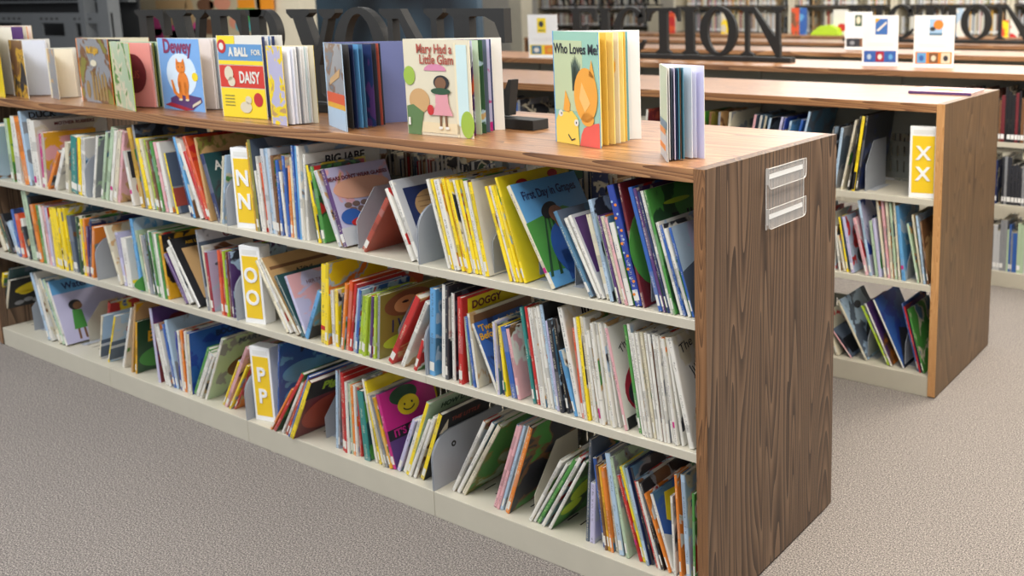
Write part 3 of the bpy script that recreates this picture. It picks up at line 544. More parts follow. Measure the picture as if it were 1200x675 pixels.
S1 = """
@ 0 110 4.5
-30 -40 170 28 slate c=paleblue+brown+navy
60 15 130 14 palegreen c=lime+green+brown
90 48 118 26 white
140 75 118 24 orange
158 92 90 12 paleblue k=duck c=paleblue+grey d=26
178 130 132 20 white l=magenta
196 150 140 24 white k=mother c=white+cream d=27
222 195 215 20 magenta
240 218 205 14 cream k=goldpink c=pink+amber d=19
248 302 310 16 orange l=0
284 326 300 20 white
350 342 258 18 cream
378 370 230 34 teal
418 406 258 12 maroon
430 420 235 18 yellow
448 442 238 22 white
seam 3
485 503 225 12 white c=grey+palegreen+slate d=20
525 548 205 14 palegreen
552 582 185 18 palegreen
575 600 200 16 white dot=magenta
594 618 200 20 cream c=cream+pink
625 650 205 14 pink
688 632 300 14 white k=redcov c=white d=17 dot=magenta
748 668 180 18 mustard
770 690 165 10 grey c=dark+slate+tan d=26
785 712 235 16 yellow
803 728 238 14 cream c=cream+paleblue
818 745 245 16 lime
838 765 245 14 brown
855 785 250 14 green
872 800 255 14 pink
890 815 258 18 white
925 855 315 11 yellow k=landscape c=grey+slate d=20
@ 200 130 4.5
122 22 140 16 navy c=navy+blue d=25
145 38 142 14 sky
188 60 180 20 white
210 88 225 20 red
232 90 145 20 orangered c=orangered+red d=22
243 168 145 12 tan c=tan+olive+brown d=27
258 150 238 26 navy k=acro c=darkteal+dark d=23
276 286 245 12 cream
288 302 240 12 paleblue
seam 2
sign 362 NN
442 388 165 12 mustard d=24
456 400 150 16 olive c=slate+grey d=25
474 428 315 13 white
488 440 240 14 white
502 452 275 16 orangered
517 465 198 18 palegrey
533 483 198 16 paleblue
548 502 200 16 palegrey
562 520 235 16 brown
578 545 260 16 blue
592 553 320 12 white
604 565 235 16 blue
620 600 290 16 orange
640 612 245 14 cream
656 617 182 14 blue k=skytop c=blue+sky d=27
672 638 182 14 sky
690 655 185 14 white
704 680 230 14 white k=jabe c=white d=27
740 672 280 12 darkgreen c=dark
765 695 285 12 yellow
785 715 295 20 green c=green+darkgreen+red
868 735 320 16 white
884 752 322 16 palegrey
908 785 315 24 purple k=bears c=lavender+pink+tan d=22
@ 340 150 3.75
plate 300 .175 y=.02 ch=.07
312 415 320 24 brick c=brick d=14
530 412 270 16 white
552 425 238 18 white k=nest c=palegrey+white d=22
seam 1
@ 480 180 3.973
176 72 122 14 white
194 93 122 13 yellow
212 112 122 26 white c=white+amber+pink
240 142 120 16 yellow
256 158 120 15 amber
272 170 122 14 yellow
288 190 125 13 white
303 205 125 15 yellow
318 225 125 14 yellow
332 240 130 13 white
345 254 128 12 white
362 278 135 18 yellow k=bananas c=white d=20
plate 392 .17 y=.02 ch=.06
478 360 155 13 yellow
492 374 155 13 white
508 390 155 15 yellow
524 406 156 13 yellow
540 398 118 14 yellow k=ytall c=yellow d=27
plate 548 .165 y=.06 ch=.05
648 437 155 22 cream k=grapes c=sky+sky d=25 dot=magenta
@ 620 190 3.373
plate 142 .14 y=.06 ch=.05
242 97 198 18 steel c=slate+steel d=22
270 135 225 13 white
284 150 215 15 white k=mauve c=palegrey d=21
302 218 210 22 cream
326 238 150 15 paleblue c=dark+paleblue d=22
340 256 215 10 palegreen
352 268 212 12 purple
366 280 215 14 cream
382 298 218 12 pink
396 318 240 20 white c=green+palegreen
430 315 95 30 royal k=dots c=royal+navy d=25
462 362 88 12 maroon k=maroongreen c=maroon d=26
plate 470 .16 y=.03 ch=.05
512 390 100 18 blue
530 410 105 14 purple
546 425 118 11 navy
562 440 115 13 white
576 458 112 12 green k=happy c=darkgreen+green d=27
594 495 240 14 white
608 512 250 12 blue
624 525 265 14 white
640 545 262 12 blue k=lastblue c=paleblue+lavender d=26
"""
S2 = """
@ 0 210 4.5
20 -40 205 16 cream
42 -20 200 14 darkgreen
55 -8 190 14 black
92 35 230 20 paleblue c=paleblue+sky d=15
108 60 160 14 blue c=navy+blue
124 80 185 20 orangered
142 98 210 12 white
154 110 250 10 dark
165 98 62 26 palegreen l=0
190 132 95 14 black c=black+dark+purple d=26
208 150 133 16 orange
226 175 138 20 green
246 195 140 12 white
260 212 143 12 pink
276 228 150 12 lavender
289 247 150 12 yellow
302 259 150 12 yellow
315 271 151 12 yellow
328 283 151 12 yellow
341 295 152 12 yellow
354 307 152 12 yellow
367 319 153 12 yellow
388 340 192 22 slate k=beach c=slate+brown+green d=24
440 408 200 13 darkgreen
454 422 215 12 white
467 438 215 12 yellow
480 455 215 12 orange
490 474 255 10 purple
498 490 225 12 navy d=24
506 508 260 16 orange
seam 3
@ 110 240 4.218
128 45 110 12 cream
144 92 140 14 lavender
160 122 165 26 white k=horse c=white+yellow d=19
230 172 70 14 sky k=skytall c=sky+paleblue d=27
246 190 130 12 palegreen
262 215 150 14 cream
280 228 152 15 grey
300 248 140 10 darkgreen
312 258 130 13 white
326 275 135 13 green
340 290 140 12 palegreen
354 305 145 12 white
368 320 145 12 green
384 336 155 12 amber c=black+amber d=22
425 315 240 14 purple
445 330 215 24 white
520 365 180 14 white k=abe c=black d=20
562 498 125 9 grey k=che c=palegrey+grey d=26
570 520 205 10 cream
580 540 235 14 crimson k=lavface c=lavender+paleblue d=16
634 607 225 14 orangered
650 620 228 12 red
662 633 230 10 lime
674 645 235 10 maroon
686 658 235 10 purple
seam 2
sign 757 OO
@ 270 270 3.748
238 100 135 12 cream
252 112 133 12 white
290 124 130 14 cream k=judge c=tan+tan d=25
318 195 205 14 darkteal k=glow c=darkteal d=19
346 250 210 12 lavender k=mauvepink c=pink+lavender d=21
310 365 270 18 sky l=0
388 388 150 22 yellow k=yred c=yellow d=23 dot=red
412 415 145 14 yellow
440 428 265 14 white
456 450 262 14 yellow
474 482 280 12 dark
487 505 235 12 orange
502 518 225 16 orangered k=orangetall c=orangered+orange d=27
518 540 240 12 red
534 552 260 12 paleblue
546 564 262 12 blue
560 578 290 12 lime
575 592 290 12 lime
590 606 290 12 lime
604 618 290 12 lime
617 628 290 12 purple
636 640 290 12 lime
652 655 290 14 grey k=iwant c=olive+brown d=25
plate 690 .17 y=.06 ch=.07
@ 430 310 3.714
92 212 145 26 red
146 252 170 20 white
204 240 330 16 red d=10
seam 1
273 275 105 26 sky
318 318 88 20 white c=navy+dark
342 340 92 14 dark
366 358 125 14 white c=dark+slate+maroon
418 410 145 20 red k=dog c=red d=23
450 425 232 10 palegreen
468 430 228 12 blue
484 440 215 10 white k=browntop c=cream+tan d=25
532 422 258 12 white k=night c=blue+navy d=19
560 540 250 10 cream
572 550 252 10 lavender
586 558 262 10 navy
598 565 268 12 yellow l=green
622 572 270 24 blue
656 603 280 14 pink
@ 600 340 3.375
80 25 70 13 teal
95 42 68 13 red
112 58 72 13 white
126 70 72 13 white
140 82 70 12 white
154 94 66 12 white
168 104 60 13 paleblue c=dark+black d=24
186 138 125 12 lavender
204 150 120 16 dark
220 160 118 14 black
232 168 235 12 sky
252 170 68 20 white k=immi c=white+cream d=26
272 232 150 12 orangered
286 240 108 12 white
300 252 106 12 yellow
314 262 105 13 cream
330 278 110 12 white
344 290 160 12 white l=magenta
358 308 130 13 white
372 320 130 12 white
385 332 130 12 cream
399 342 132 12 white
412 352 135 10 white
442 362 150 12 pink k=thep c=white d=21
496 432 140 14 green c=palegreen+white
512 450 135 12 white
528 470 170 13 white
543 485 170 12 white
558 500 170 12 cream
573 518 170 12 white
587 535 172 12 white
602 552 175 12 white
617 568 185 12 white
632 580 188 12 white
648 590 190 13 white dot=magenta
664 598 190 12 white
694 605 188 22 white k=junk c=white+cream d=24
"""
S3 = """
@ 0 300 3.97
-14 14 85 10 yellow d=24
0 36 62 8 darkteal c=darkteal+slate d=27
12 32 115 10 cream k=diamond c=black d=23
plate 150 .13 y=.03 ch=.02
222 135 80 12 paleblue c=paleblue+grey d=24
235 150 80 12 white
270 172 112 13 cream
284 188 114 12 palegreen
306 213 130 14 white k=water c=white d=27
plate 340 .16 y=.085 ch=.06 cream=1
@ 110 340 4.218
30 45 60 14 red c=red+yellow+blue d=12 y=.14
20 28 130 8 cream k=d1 c=paleblue+palegrey d=12
62 92 130 8 yellow k=d2 c=paleblue+palegrey d=15
133 172 95 11 white
190 205 68 9 tan c=amber+tan d=25
204 203 155 8 amber k=fen c=darkgreen d=20
328 280 90 12 lavender c=maroon+purple d=26
352 288 165 14 white
372 305 165 14 white
396 335 170 12 blue
408 345 150 12 paleblue c=paleblue+grey d=24
430 395 205 9 royal
440 410 200 11 white
452 424 200 11 orange
464 438 200 10 red
474 450 205 10 white
486 468 215 12 cream k=bookblue c=blue+royal d=25
470 535 290 15 green
490 555 305 12 white
508 575 320 11 white
526 592 325 11 white
550 630 243 12 white k=man c=palegreen+grey d=25
628 705 355 10 yellow
646 748 290 16 pink
684 772 380 10 yellow
698 782 385 10 red d=12
seam 2
@ 260 380 3.75
sign 155 PP
238 240 90 8 blue k=moon c=blue+sky d=25
208 300 290 10 orange y=-.03
222 345 222 14 red c=darkgreen+green d=22 y=-.03
266 352 270 12 white y=-.03
282 368 262 12 orangered y=-.03
298 385 235 12 blue y=-.03
320 400 260 20 yellow k=pig c=maroon d=22 y=-.03
plate 440 .15 y=.03 ch=.06
503 500 205 10 paleblue
514 515 205 8 grey
534 520 215 12 red k=redtall c=red+crimson d=26
548 532 232 12 red
560 546 255 12 white
571 556 262 10 palegreen
582 565 268 12 orange
594 580 272 10 white
605 590 280 10 red
632 597 290 26 teal c=darkteal+green
668 606 240 10 white
680 612 250 10 yellow k=ydark c=yellow d=25
696 625 300 10 cream
712 640 310 10 grey
732 655 320 12 amber
@ 380 420 3.554
280 205 152 16 magenta k=okay c=purple d=20
298 362 262 16 lavender
320 385 255 16 white
345 430 190 15 yellow k=greenhow c=palegreen d=22
358 440 262 14 white
378 460 250 14 white
415 492 243 18 yellow k=yblack c=black d=20
seam 1
525 655 268 15 white
545 690 275 16 white
565 712 285 18 cream k=chains c=green+olive+palegreen d=24
plate 718 .145 y=.05 ch=.05 pink=1
@ 560 480 3.461
66 160 68 14 pink
82 176 68 13 pink
98 193 70 13 paleblue
115 210 75 13 white
135 232 78 16 orange c=dark+brown+green
plate 215 .19 y=.03 ch=.1 cream=1
205 330 210 15 white
220 352 225 13 white
234 380 210 16 green
258 412 195 15 white
296 440 215 14 white k=greenleaf c=green+darkgreen d=16
422 435 120 14 slate
448 453 300 22 lavender c=palegrey+lavender d=13
503 460 200 16 blue
520 480 225 12 brown
532 492 232 12 amber
546 506 235 13 orange
560 517 230 11 cream
574 515 175 22 paleblue k=bl c=grey+slate d=27
606 538 190 14 palegreen
645 552 265 14 red dot=magenta
660 562 232 12 yellow
674 575 232 10 palegreen
688 598 235 12 paleblue k=ernie c=navy d=25
704 615 240 11 dark
720 628 290 12 red
735 642 292 11 white
750 655 300 11 black
764 664 340 11 orange
778 688 345 13 white k=wad c=blue+steel d=22
796 780 350 10 white
815 792 265 12 orange
842 816 265 20 paleblue
868 862 345 12 green
"""
# second bookcase
R21 = """
@ 740 50 5.625
70 95 440 14 white c=brick+maroon
440 470 455 16 lime c=green+olive
480 510 460 16 brown c=tan+olive
540 570 458 16 grey c=brown+tan
600 640 460 18 cream c=grey+cream
@ 860 60 5.625
60 132 420 16 pink c=slate+paleblue
90 170 425 16 white c=steel+slate
120 200 430 16 cream c=steel+black
150 235 440 16 paleblue c=slate+black
220 312 435 18 lavender c=navy+slate
250 335 440 14 royal
290 370 462 16 paleblue c=sky+steel
330 440 455 18 blue
380 495 400 16 paleblue k=r2blue c=slate+steel d=25
@ 960 120 5.19
40 85 150 14 dark
80 130 155 18 paleblue c=grey+slate
125 215 110 15 cream
165 245 85 16 black
205 272 85 20 yellow k=r2yel c=black d=22
235 305 85 15 dark c=dark+navy d=26
plate 275 .185 y=.02 ch=.07
sign 545 XX
"""
R22 = """
@ 970 230 5.629
-150 -185 100 20 cream
-110 -140 90 20 green
-60 -90 80 22 paleblue
-20 -45 100 18 red
30 0 120 20 white
72 40 200 16 white
100 55 260 16 cream
122 65 140 14 yellow
155 92 135 24 lavender k=r2crowd c=paleblue+red+dark d=21
250 165 145 22 pink
275 195 30 20 paleblue c=lavender+royal d=24
312 268 165 20 palegreen
335 290 150 22 lavender
368 312 30 18 cream
392 345 35 18 pink
412 372 40 20 cream
440 400 45 16 palegreen
470 432 35 16 cream
500 455 65 26 sky dot=magenta k=r2sky c=sky+paleblue d=20
plate 520 .13 y=.02 ch=.05
588 518 180 16 palegreen
612 548 125 16 cream
632 580 130 16 paleblue
652 602 170 14 brown c=brown+tan
"""
R23 = """
@ 970 330 5.629
60 -40 220 20 cream
150 22 320 14 pink k=r2dark c=slate+dark+black d=24
248 62 130 18 cream k=r2sl c=paleblue+slate d=24
plate 262 .13 y=.02 ch=.03
390 215 165 15 lime
410 238 150 15 white c=purple+brown+orange
500 302 125 14 white k=r2skycov c=blue+royal d=24
plate 505 .15 y=.02 ch=.04
590 482 150 12 blue
606 500 165 12 red c=purple+maroon
628 525 185 14 green
"""
FE2 = dict(r2blue=dict(label='tall slate-blue covered book on the second bookcase, left of the yellow-striped one', mark='the tall slate-blue cover'),
  r2yel=dict(label='black book with yellow bands down its spine, left of the XX sign', mark='the yellow-banded book', sp=lambda r, F, t, h: decal(r, F, [[(t*.05, h*.02), (t*.95, h*.02), (t*.95, h*.26), (t*.05, h*.26)]], ink('black'), 'spine_band')),
  r2crowd=dict(label='wide lavender-spined book with red and blue crowd cover, second bookcase, middle shelf', mark='the crowd cover', art=multi(shp('dark', lambda d, h: [ellipse(d*.6, h*.25, d*.35, h*.2)]), shp('red', lambda d, h: [ellipse(d*.35, h*.55, d*.12, h*.1)]))),
  r2sky=dict(label='wide sky-blue book with a magenta sticker on the second bookcase', mark='the sky-blue book'),
  r2dark=dict(label='pink-edged book with dark cover sprawling left on the second bookcase, bottom shelf', mark='the pink-edged dark book', art=lay(shp('black', rc(.1, .1, .95, .6)), 1)),
  r2sl=dict(label='cream-spined book with slate-blue cover leaning left, second bookcase, bottom shelf', mark='the slate-blue cover', art=lay(shp('dark', lambda d, h: [ellipse(d*.5, h*.8, d*.12, h*.06), ellipse(d*.6, h*.45, d*.3, h*.06, rot=30)]), 1)),
  r2skycov=dict(label='white-spined book with a bright blue sky cover, second bookcase, bottom shelf', mark='the sky cover', art=lay(shp('dark', pg((.0, 0), (.9, 0), (.9, .35), (.4, .5))), 1)))
build_row(S1, 0, 1, '', FE, (-9, -T-.001))
build_row(S2, 0, 2, '', FE, (-9, -T-.001))
build_row(S3, 0, 3, '', FE, (-9, -T-.001))
CW2 = ' of the second bookcase'
build_row(R21, ROWY[1], 1, CW2, FE2, (-9, -T-.001))
build_row(R22, ROWY[1], 2, CW2, FE2, (-9, -T-.001))
build_row(R23, ROWY[1], 3, CW2, FE2, (-9, -T-.001))
# ------------------------------------------------------------------ run of books seen only as backs or far away
FILL = MB(); FMATS = []; FIX = {}
def fmat(m):
    if m.name not in FIX: FIX[m.name] = len(FMATS); FMATS.append(m)
    return FIX[m.name]
def filler(y0, lv, xa, xb, cols, label, group, facing=1, hs=(.2, .29), gap=.02, z=None, d=.2):
    r = random.Random(int(abs(xa*977+xb*131+y0*31+lv*7)))
    z = (Z[lv] if z is None else z)+.0006; x = xa; s = 1 if facing > 0 else -1
    def bx(a, b, mi):
        lo = [min(p, q) for p, q in zip(a, b)]; hi = [max(p, q) for p, q in zip(a, b)]; FILL.box(lo, hi, mi)
    while x < xb:
        t = r.uniform(.008, .022); c = r.choice(cols); h = r.uniform(*hs)
        if r.random() < .06: x += r.uniform(.01, gap*3)
        sm, cm, pm_ = fmat(plain(COL[c], .45, .2, 0, 'book_cloth')), fmat(art_mat([c, 'cream', 'dark'])), fmat(M_PAGES)
        bx((x, y0, z), (x+t, y0+s*.002, z+h), sm); bx((x, y0+s*.002, z), (x+.002, y0+s*d, z+h), cm); bx((x+t-.002, y0+s*.002, z), (x+t, y0+s*d, z+h), cm)
        bx((x+.002, y0+s*.002, z+.003), (x+t-.002, y0+s*(d-.004), z+h-.003), pm_)
        if r.random() < .7: bx((x+.001, y0-s*.0004, z+.016), (x+t-.001, y0+s*.0005, z+.04), fmat(M_WHITE))
        x += t + .0012
far_lab = 'dim %s book on the far side of the nearest bookcase, seen through above the front books'
BC = ['brown', 'dark', 'cream', 'slate', 'red', 'white', 'navy', 'tan', 'grey', 'darkgreen', 'palegrey']
filler(W-.045, 1, -2.3, -.25, BC, far_lab, 'books on the far side of the nearest bookcase', -1, (.17, .23))
filler(ROWY[1]+W-.045, 1, -1.6, -.06, BC, 'dim %s book on the far side of the second bookcase, behind its top shelf books', 'books on the far side of the second bookcase', -1, (.17, .23))
filler(ROWY[1]+.02, 1, -4.2, -2.02, BC+['blue', 'olive', 'lime'], 'dim %s book at the left of the second bookcase, under its wooden top', 'books at the left of the second bookcase', 1, (.2, .27))
# third bookcase, visible right of the second one
S3a = ['dark', 'darkteal', 'maroon', 'brick', 'black', 'grey', 'navy', 'dark', 'black', 'brown']
filler(ROWY[2]+.02, 1, -.5, .55, S3a, '%s book on the third bookcase, top shelf, right edge of the photo', 'books on the top shelf of the third bookcase', 1, (.2, .28))
filler(ROWY[2]+.02, 2, -.4, .55, ['dark', 'slate', 'grey', 'black', 'navy', 'dark'], '%s book on the third bookcase, middle shelf, right edge of the photo', 'books on the middle shelf of the third bookcase', 1, (.19, .25))
filler(ROWY[2]+.02, 3, -.4, .55, ['palegrey', 'white', 'blue', 'dark', 'grey', 'palegreen'], '%s book on the third bookcase, bottom shelf, right edge of the photo', 'books on the bottom shelf of the third bookcase', 1, (.2, .27))
# ------------------------------------------------------------------ books standing open on top
def open_book(hb, fb, bb, ytop, front, inner, edge, leaves, label, art=None, hs=None, st=.006, backc=None, name='open_picture_book', fl_gap=.9):
    A, B, D = onz(*hb, H), onz(*fb, H), onz(*bb, H)
    o = empty(name, (A.x, A.y, H+.0005)); h = ony(hb[0], ytop, A.y).z - H if hs is None else hs
    def board(p0, p1, th, z0, z1, mat, nm, sh=0, two=None):
        d = Vector((p1.x-p0.x, p1.y-p0.y, 0)); L_ = d.length; d.normalize(); n = Vector((d.y, -d.x, 0))
        mb = MB()
        c = [p0, p0+d*L_, p0+d*L_-n*th, p0-n*th]; c = [(q.x-A.x, q.y-A.y) for q in c]
        mb.prism(c, 2, z0, z1, mi=1 if two else 0, side=[0, 1, 2, 1] if two else None)
        return mb.build(nm, [mat, two[0], two[1]] if two else mat, o), d, n, L_
    em = ink(edge)
    # front board: outside face = cover art, back board: inside face toward the viewer
    df = (B-A); df.z = 0; db = (D-A); db.z = 0; lf, lb = df.length, db.length
    uf, ub = df.normalized(), db.normalized()
    perp = Vector((uf.y, -uf.x, 0)); A2 = A + Vector((ub.y, -ub.x, 0))*-st
    fm = art_mat(front) if isinstance(front, list) else ink(front)
    board(A, B, .0022, 0, h, fm, 'front_cover', two=(em, ink('cream')))
    board(A2, A2+ub*lb, .0022, 0, h, ink(inner), 'back_cover', two=(em, ink(backc or edge)))
    sp = MB(); q = [A, A-perp*.0022, A2 - Vector((ub.y, -ub.x, 0))*.0022, A2]; q = [(a.x-A.x, a.y-A.y) for a in q]
    # spine strip joining both boards, just outside them
    nrm = (uf+ub).normalized(); pts = [A-nrm*.0035, A2-nrm*.0035 - Vector((ub.y, -ub.x, 0))*.0022, A2-Vector((ub.y, -ub.x, 0))*.0022, A-perp*0]
    sp.prism([(a.x-A.x, a.y-A.y) for a in pts], 2, 0, h); sp.build('spine', em, o)
    af, ab = math.atan2(uf.y, uf.x), math.atan2(ub.y, ub.x)
    n = len(leaves)
    for i, lf_ in enumerate(leaves):
        c, th = lf_[0], (lf_[1] if len(lf_) > 1 else .0006)
        fr = lf_[2] if len(lf_) > 2 else (i+1)/(n+1)
        a = af + (ab-af)*fr; L_ = (lf+(lb-lf)*fr)*fl_gap; u = Vector((math.cos(a), math.sin(a), 0)); nn = Vector((-u.y, u.x, 0))
        # leaves bow gently; keep thickness a wedge so they never cross at the hinge
        base = A + (A2-A)*fr
        pts_a, pts_b = [], []
        for k in range(7):
            s_ = k/6; bow = .006*math.sin(math.pi*s_)*(.5-fr)*2
            p = base + u*(L_*s_+.001) + nn*bow; ww = th*min(1, s_*1.4+.02)
            pts_a.append(p - nn*ww*.5); pts_b.append(p + nn*ww*.5)
        loop = [(q.x-A.x, q.y-A.y) for q in pts_a+pts_b[::-1]]
        mb = MB(); k7 = 7
        mb.v = [(x, y, .003) for x, y in loop] + [(x, y, h-.003) for x, y in loop]; m_ = len(loop)
        for i2 in range(m_): j2 = (i2+1) % m_; mb.f.append((i2, i2+m_, j2+m_, j2)); mb.m.append(0)
        for off in (0, m_):
            for i2 in range(6): mb.f.append((off+i2, off+i2+1, off+m_-2-i2, off+m_-1-i2)); mb.m.append(1)
        pm = art_mat(c) if isinstance(c, list) else plain(COL[c] if isinstance(c, str) else c, .6, 0, 0, 'page')
        lo = mb.build('page', [pm, M_PAGES], o)
        if len(lf_) > 3: lf_[3](lo, (base-A+u*.001-nn*(th*.5+.003), u, Vector((0, 0, 1)), -nn), L_, h)
    F = ((0, 0, 0), tuple(uf), (0, 0, 1), tuple(perp))
    if art: art(o, F, lf, h)
    Fb = (tuple(A2-A), tuple(ub), (0, 0, 1), (ub.y, -ub.x, 0))
    tag(o, label, 'book', 'open picture books standing on the nearest bookcase'); o['_t'] = 0; del o['_t']
    return o, F, lf, h, Fb, lb
W_ = (232, 230, 226)
open_book((-14, 110), (6, 114.5), (46, 108), 31, ['yellow'], 'white', 'yellow', [((226, 222, 210), .002, .25), ('purple', .003, .52), ('cream', .0015, .72), ('orange', .0015, .84)], 'open book with bright yellow cover at the far left end of the bookcase top')
open_book((18, 112.5), (34, 115.5), (66, 110), 47, ['brown', 'mustard', 'dark'], 'white', 'white', [((208, 214, 228), .006, .55), (W_, .001, .62), (W_, .002, .67), ('slate', .001, .72), (W_, .001, .82), ('slate', .001, .9)], 'open book with brown and gold cover and pale pages, second from left on top')
open_book((62, 115), (70, 117), (96, 113), 57, ['grey', 'tan'], 'white', 'cream', [((232, 226, 204), .004, .62), ((226, 224, 214), .003, .8), ('green', .001, .93)], 'smallest open book with cream pages, between pale pages and the grey cover')
open_book((98, 118), (134, 123), (176, 118), 45, ['grey', 'brown', 'olive'], 'cream', 'orange', [('dark', .003, .12), ('cream', .001, .6), ('dark', .002, .35)], 'open book with smoky grey cover and gold lettering and figures',
   art=multi(lay(shp((150, 122, 74), lambda d, h: [[(d*(.38+.1*i), h*.04), (d*(.46+.1*i), h*.04), (d*(.45+.1*i), h*(.46-.05*(i % 3))), (d*(.39+.1*i), h*(.5-.06*(i % 2)))] for i in range(5)] + [ellipse(d*.24, h*.2, d*.06, h*.14)]), 1), lay(shp('cream', lambda d, h: [ellipse(d*.5, h*.62, d*.1, h*.05)]), 2), lay(txt('Mad Lights', .034, .5, .82, 'mustard', bold=.002, sx=.75), 2)), st=.03)
open_book((137, 124), (159, 131), (195, 126), 49, ['palegreen', 'cream', 'green'], 'palegreen', 'lime', [((226, 148, 140), .004, .68, multi(shp((108, 28, 40), el(.55, .52, .32, .3)), lay(txt('US', .04, .6, .5, 'brick'), 1))), ((236, 226, 220), .001, .76), ('olive', .002, .84), ('darkgreen', .001, .93)], 'open book with pale green cover and a pink page with a dark red disc')
open_book((193, 127), (241, 132), (267, 128), 45, ['sky'], 'white', 'cream', [((226, 216, 214), .006, .66), ((236, 232, 226), .003, .78), ('grey', .002, .88), ('paleblue', .001, .94)], 'open blue book titled Dewey with an orange cat sitting on purple books',
   art=multi(shp((120, 170, 226), rc(0, 0, 1, 1)), lay(shp((214, 232, 246), el(.52, .5, .36, .3)), 1),
      lay(shp('purple', lambda d, h: [[(d*.2, h*.1), (d*.72, h*.02), (d*.96, h*.14), (d*.94, h*.2), (d*.45, h*.24), (d*.2, h*.16)]]), 2), lay(shp('crimson', lambda d, h: [[(d*.05, h*.06), (d*.55, h*.0), (d*.75, h*.02), (d*.2, h*.1)]]), 3), lay(shp('cream', lambda d, h: [[(d*.72, h*.05), (d*.93, h*.13), (d*.93, h*.17), (d*.73, h*.09)]]), 3),
      lay(shp('orange', lambda d, h: [ellipse(d*.55, h*.38, d*.13, h*.17), ellipse(d*.52, h*.6, d*.11, h*.08), [(d*.41, h*.63), (d*.43, h*.73), (d*.5, h*.66)], [(d*.54, h*.66), (d*.6, h*.73), (d*.63, h*.63)], [(d*.43, h*.16), (d*.5, h*.16), (d*.5, h*.4), (d*.44, h*.4)], [(d*.58, h*.16), (d*.66, h*.16), (d*.64, h*.4), (d*.57, h*.4)], [(d*.44, h*.22), (d*.36, h*.26), (d*.3, h*.42), (d*.26, h*.42), (d*.3, h*.24), (d*.42, h*.17)]]), 4),
      lay(shp('cream', lambda d, h: [ellipse(d*.46, h*.15, d*.045, h*.015), ellipse(d*.62, h*.15, d*.045, h*.015)]), 5), lay(shp('dark', lambda d, h: [ellipse(d*.48, h*.61, .002, .003, n=8), ellipse(d*.57, h*.61, .002, .003, n=8)]), 5), lay(shp('yellow', el(.84, .48, .07, .06)), 2),
      lay(txt('Dewey', .068, .47, .885, (130, 40, 90), bold=.002, sx=.95), 2)))
open_book((263, 136), (314, 140), (337, 136), 42, ['white'], 'white', 'white', [('navy', .008, .3), (W_, .003, .5), ((120, 150, 190), .001, .62), (W_, .001, .7), ('navy', .001, .9)], 'open book titled A Ball for Daisy in blue, red and yellow bands',
   art=multi(lay(shp('yellow', lambda d, h: [[(0, 0), (d, 0), (d, h*.36), (0, h*.36)], [(0, h*.65), (d, h*.65), (d, h*.7), (0, h*.7)], [(0, h*.9), (d*.4, h*.9), (d*.4, h), (0, h)]]), 1), lay(shp((206, 50, 32), rc(0, .37, 1, .64)), 1), lay(shp((92, 146, 196), rc(0, .7, 1, .9)), 1),
      lay(shp('red', lambda d, h: [ellipse(d*.1, h*.87, d*.1, h*.085), ellipse(d*.84, h*.23, d*.1, h*.085)]), 3), lay(shp('white', lambda d, h: [ellipse(d*.1, h*.87, d*.05, h*.045)]), 4),
      lay(txt('A BALL', .037, .47, .8, 'white', bold=.002, sx=.8), 3), lay(txt('FOR', .024, .87, .8, 'white', bold=.0006), 3), lay(txt('DAISY', .052, .68, .49, 'white', bold=.0015, sx=.72), 3),
      lay(shp('cream', lambda d, h: [ellipse(d*.22, h*.54, d*.1, h*.09), ellipse(d*.27, h*.44, d*.08, h*.06), ellipse(d*.55, h*.13, d*.13, h*.07), ellipse(d*.62, h*.22, d*.07, h*.05)]), 4),
      lay(shp('olive', lambda d, h: [[(d*.08, h*y), (d*.3, h*y), (d*.3, h*(y+.012)), (d*.08, h*(y+.012))] for y in (.14, .18, .22, .26)]), 3)))
open_book((320, 145), (337, 148), (373, 144.5), 54, ['lavender', 'yellow', 'tan'], 'cream', 'yellow', [((240, 240, 246), .008, .28), ((236, 238, 246), .003, .42), (W_, .003, .52), ('grey', .001, .6), (W_, .003, .68), (W_, .003, .78), ((200, 214, 214), .003, .86), (W_, .003, .94)], 'open book with lilac and yellow cover and many white fanned pages')
open_book((387, 147), (407, 155), (482, 143), 50, ['grey', 'brown', 'slate'], (104, 112, 158), 'paleblue', [('dark', .001, .14), ('navy', .001, .2), ('sky', .001, .27), ('steel', .001, .33), (['purple', 'navy'], .001, .47), ('dark', .001, .55), ('brick', .001, .6), ('dark', .001, .64)], 'open book with purple and blue fanned pages and a wide slate-blue back board',
   art=multi(lay(shp('orangered', rc(0, .3, 1, .42)), 1), lay(shp('amber', rc(0, .24, 1, .3)), 1), lay(shp('paleblue', rc(0, 0, 1, .24)), 1), lay(shp('tan', pg((.2, .5), (.8, .62), (.85, .72), (.25, .58))), 1)), backc='slate', fl_gap=.8)
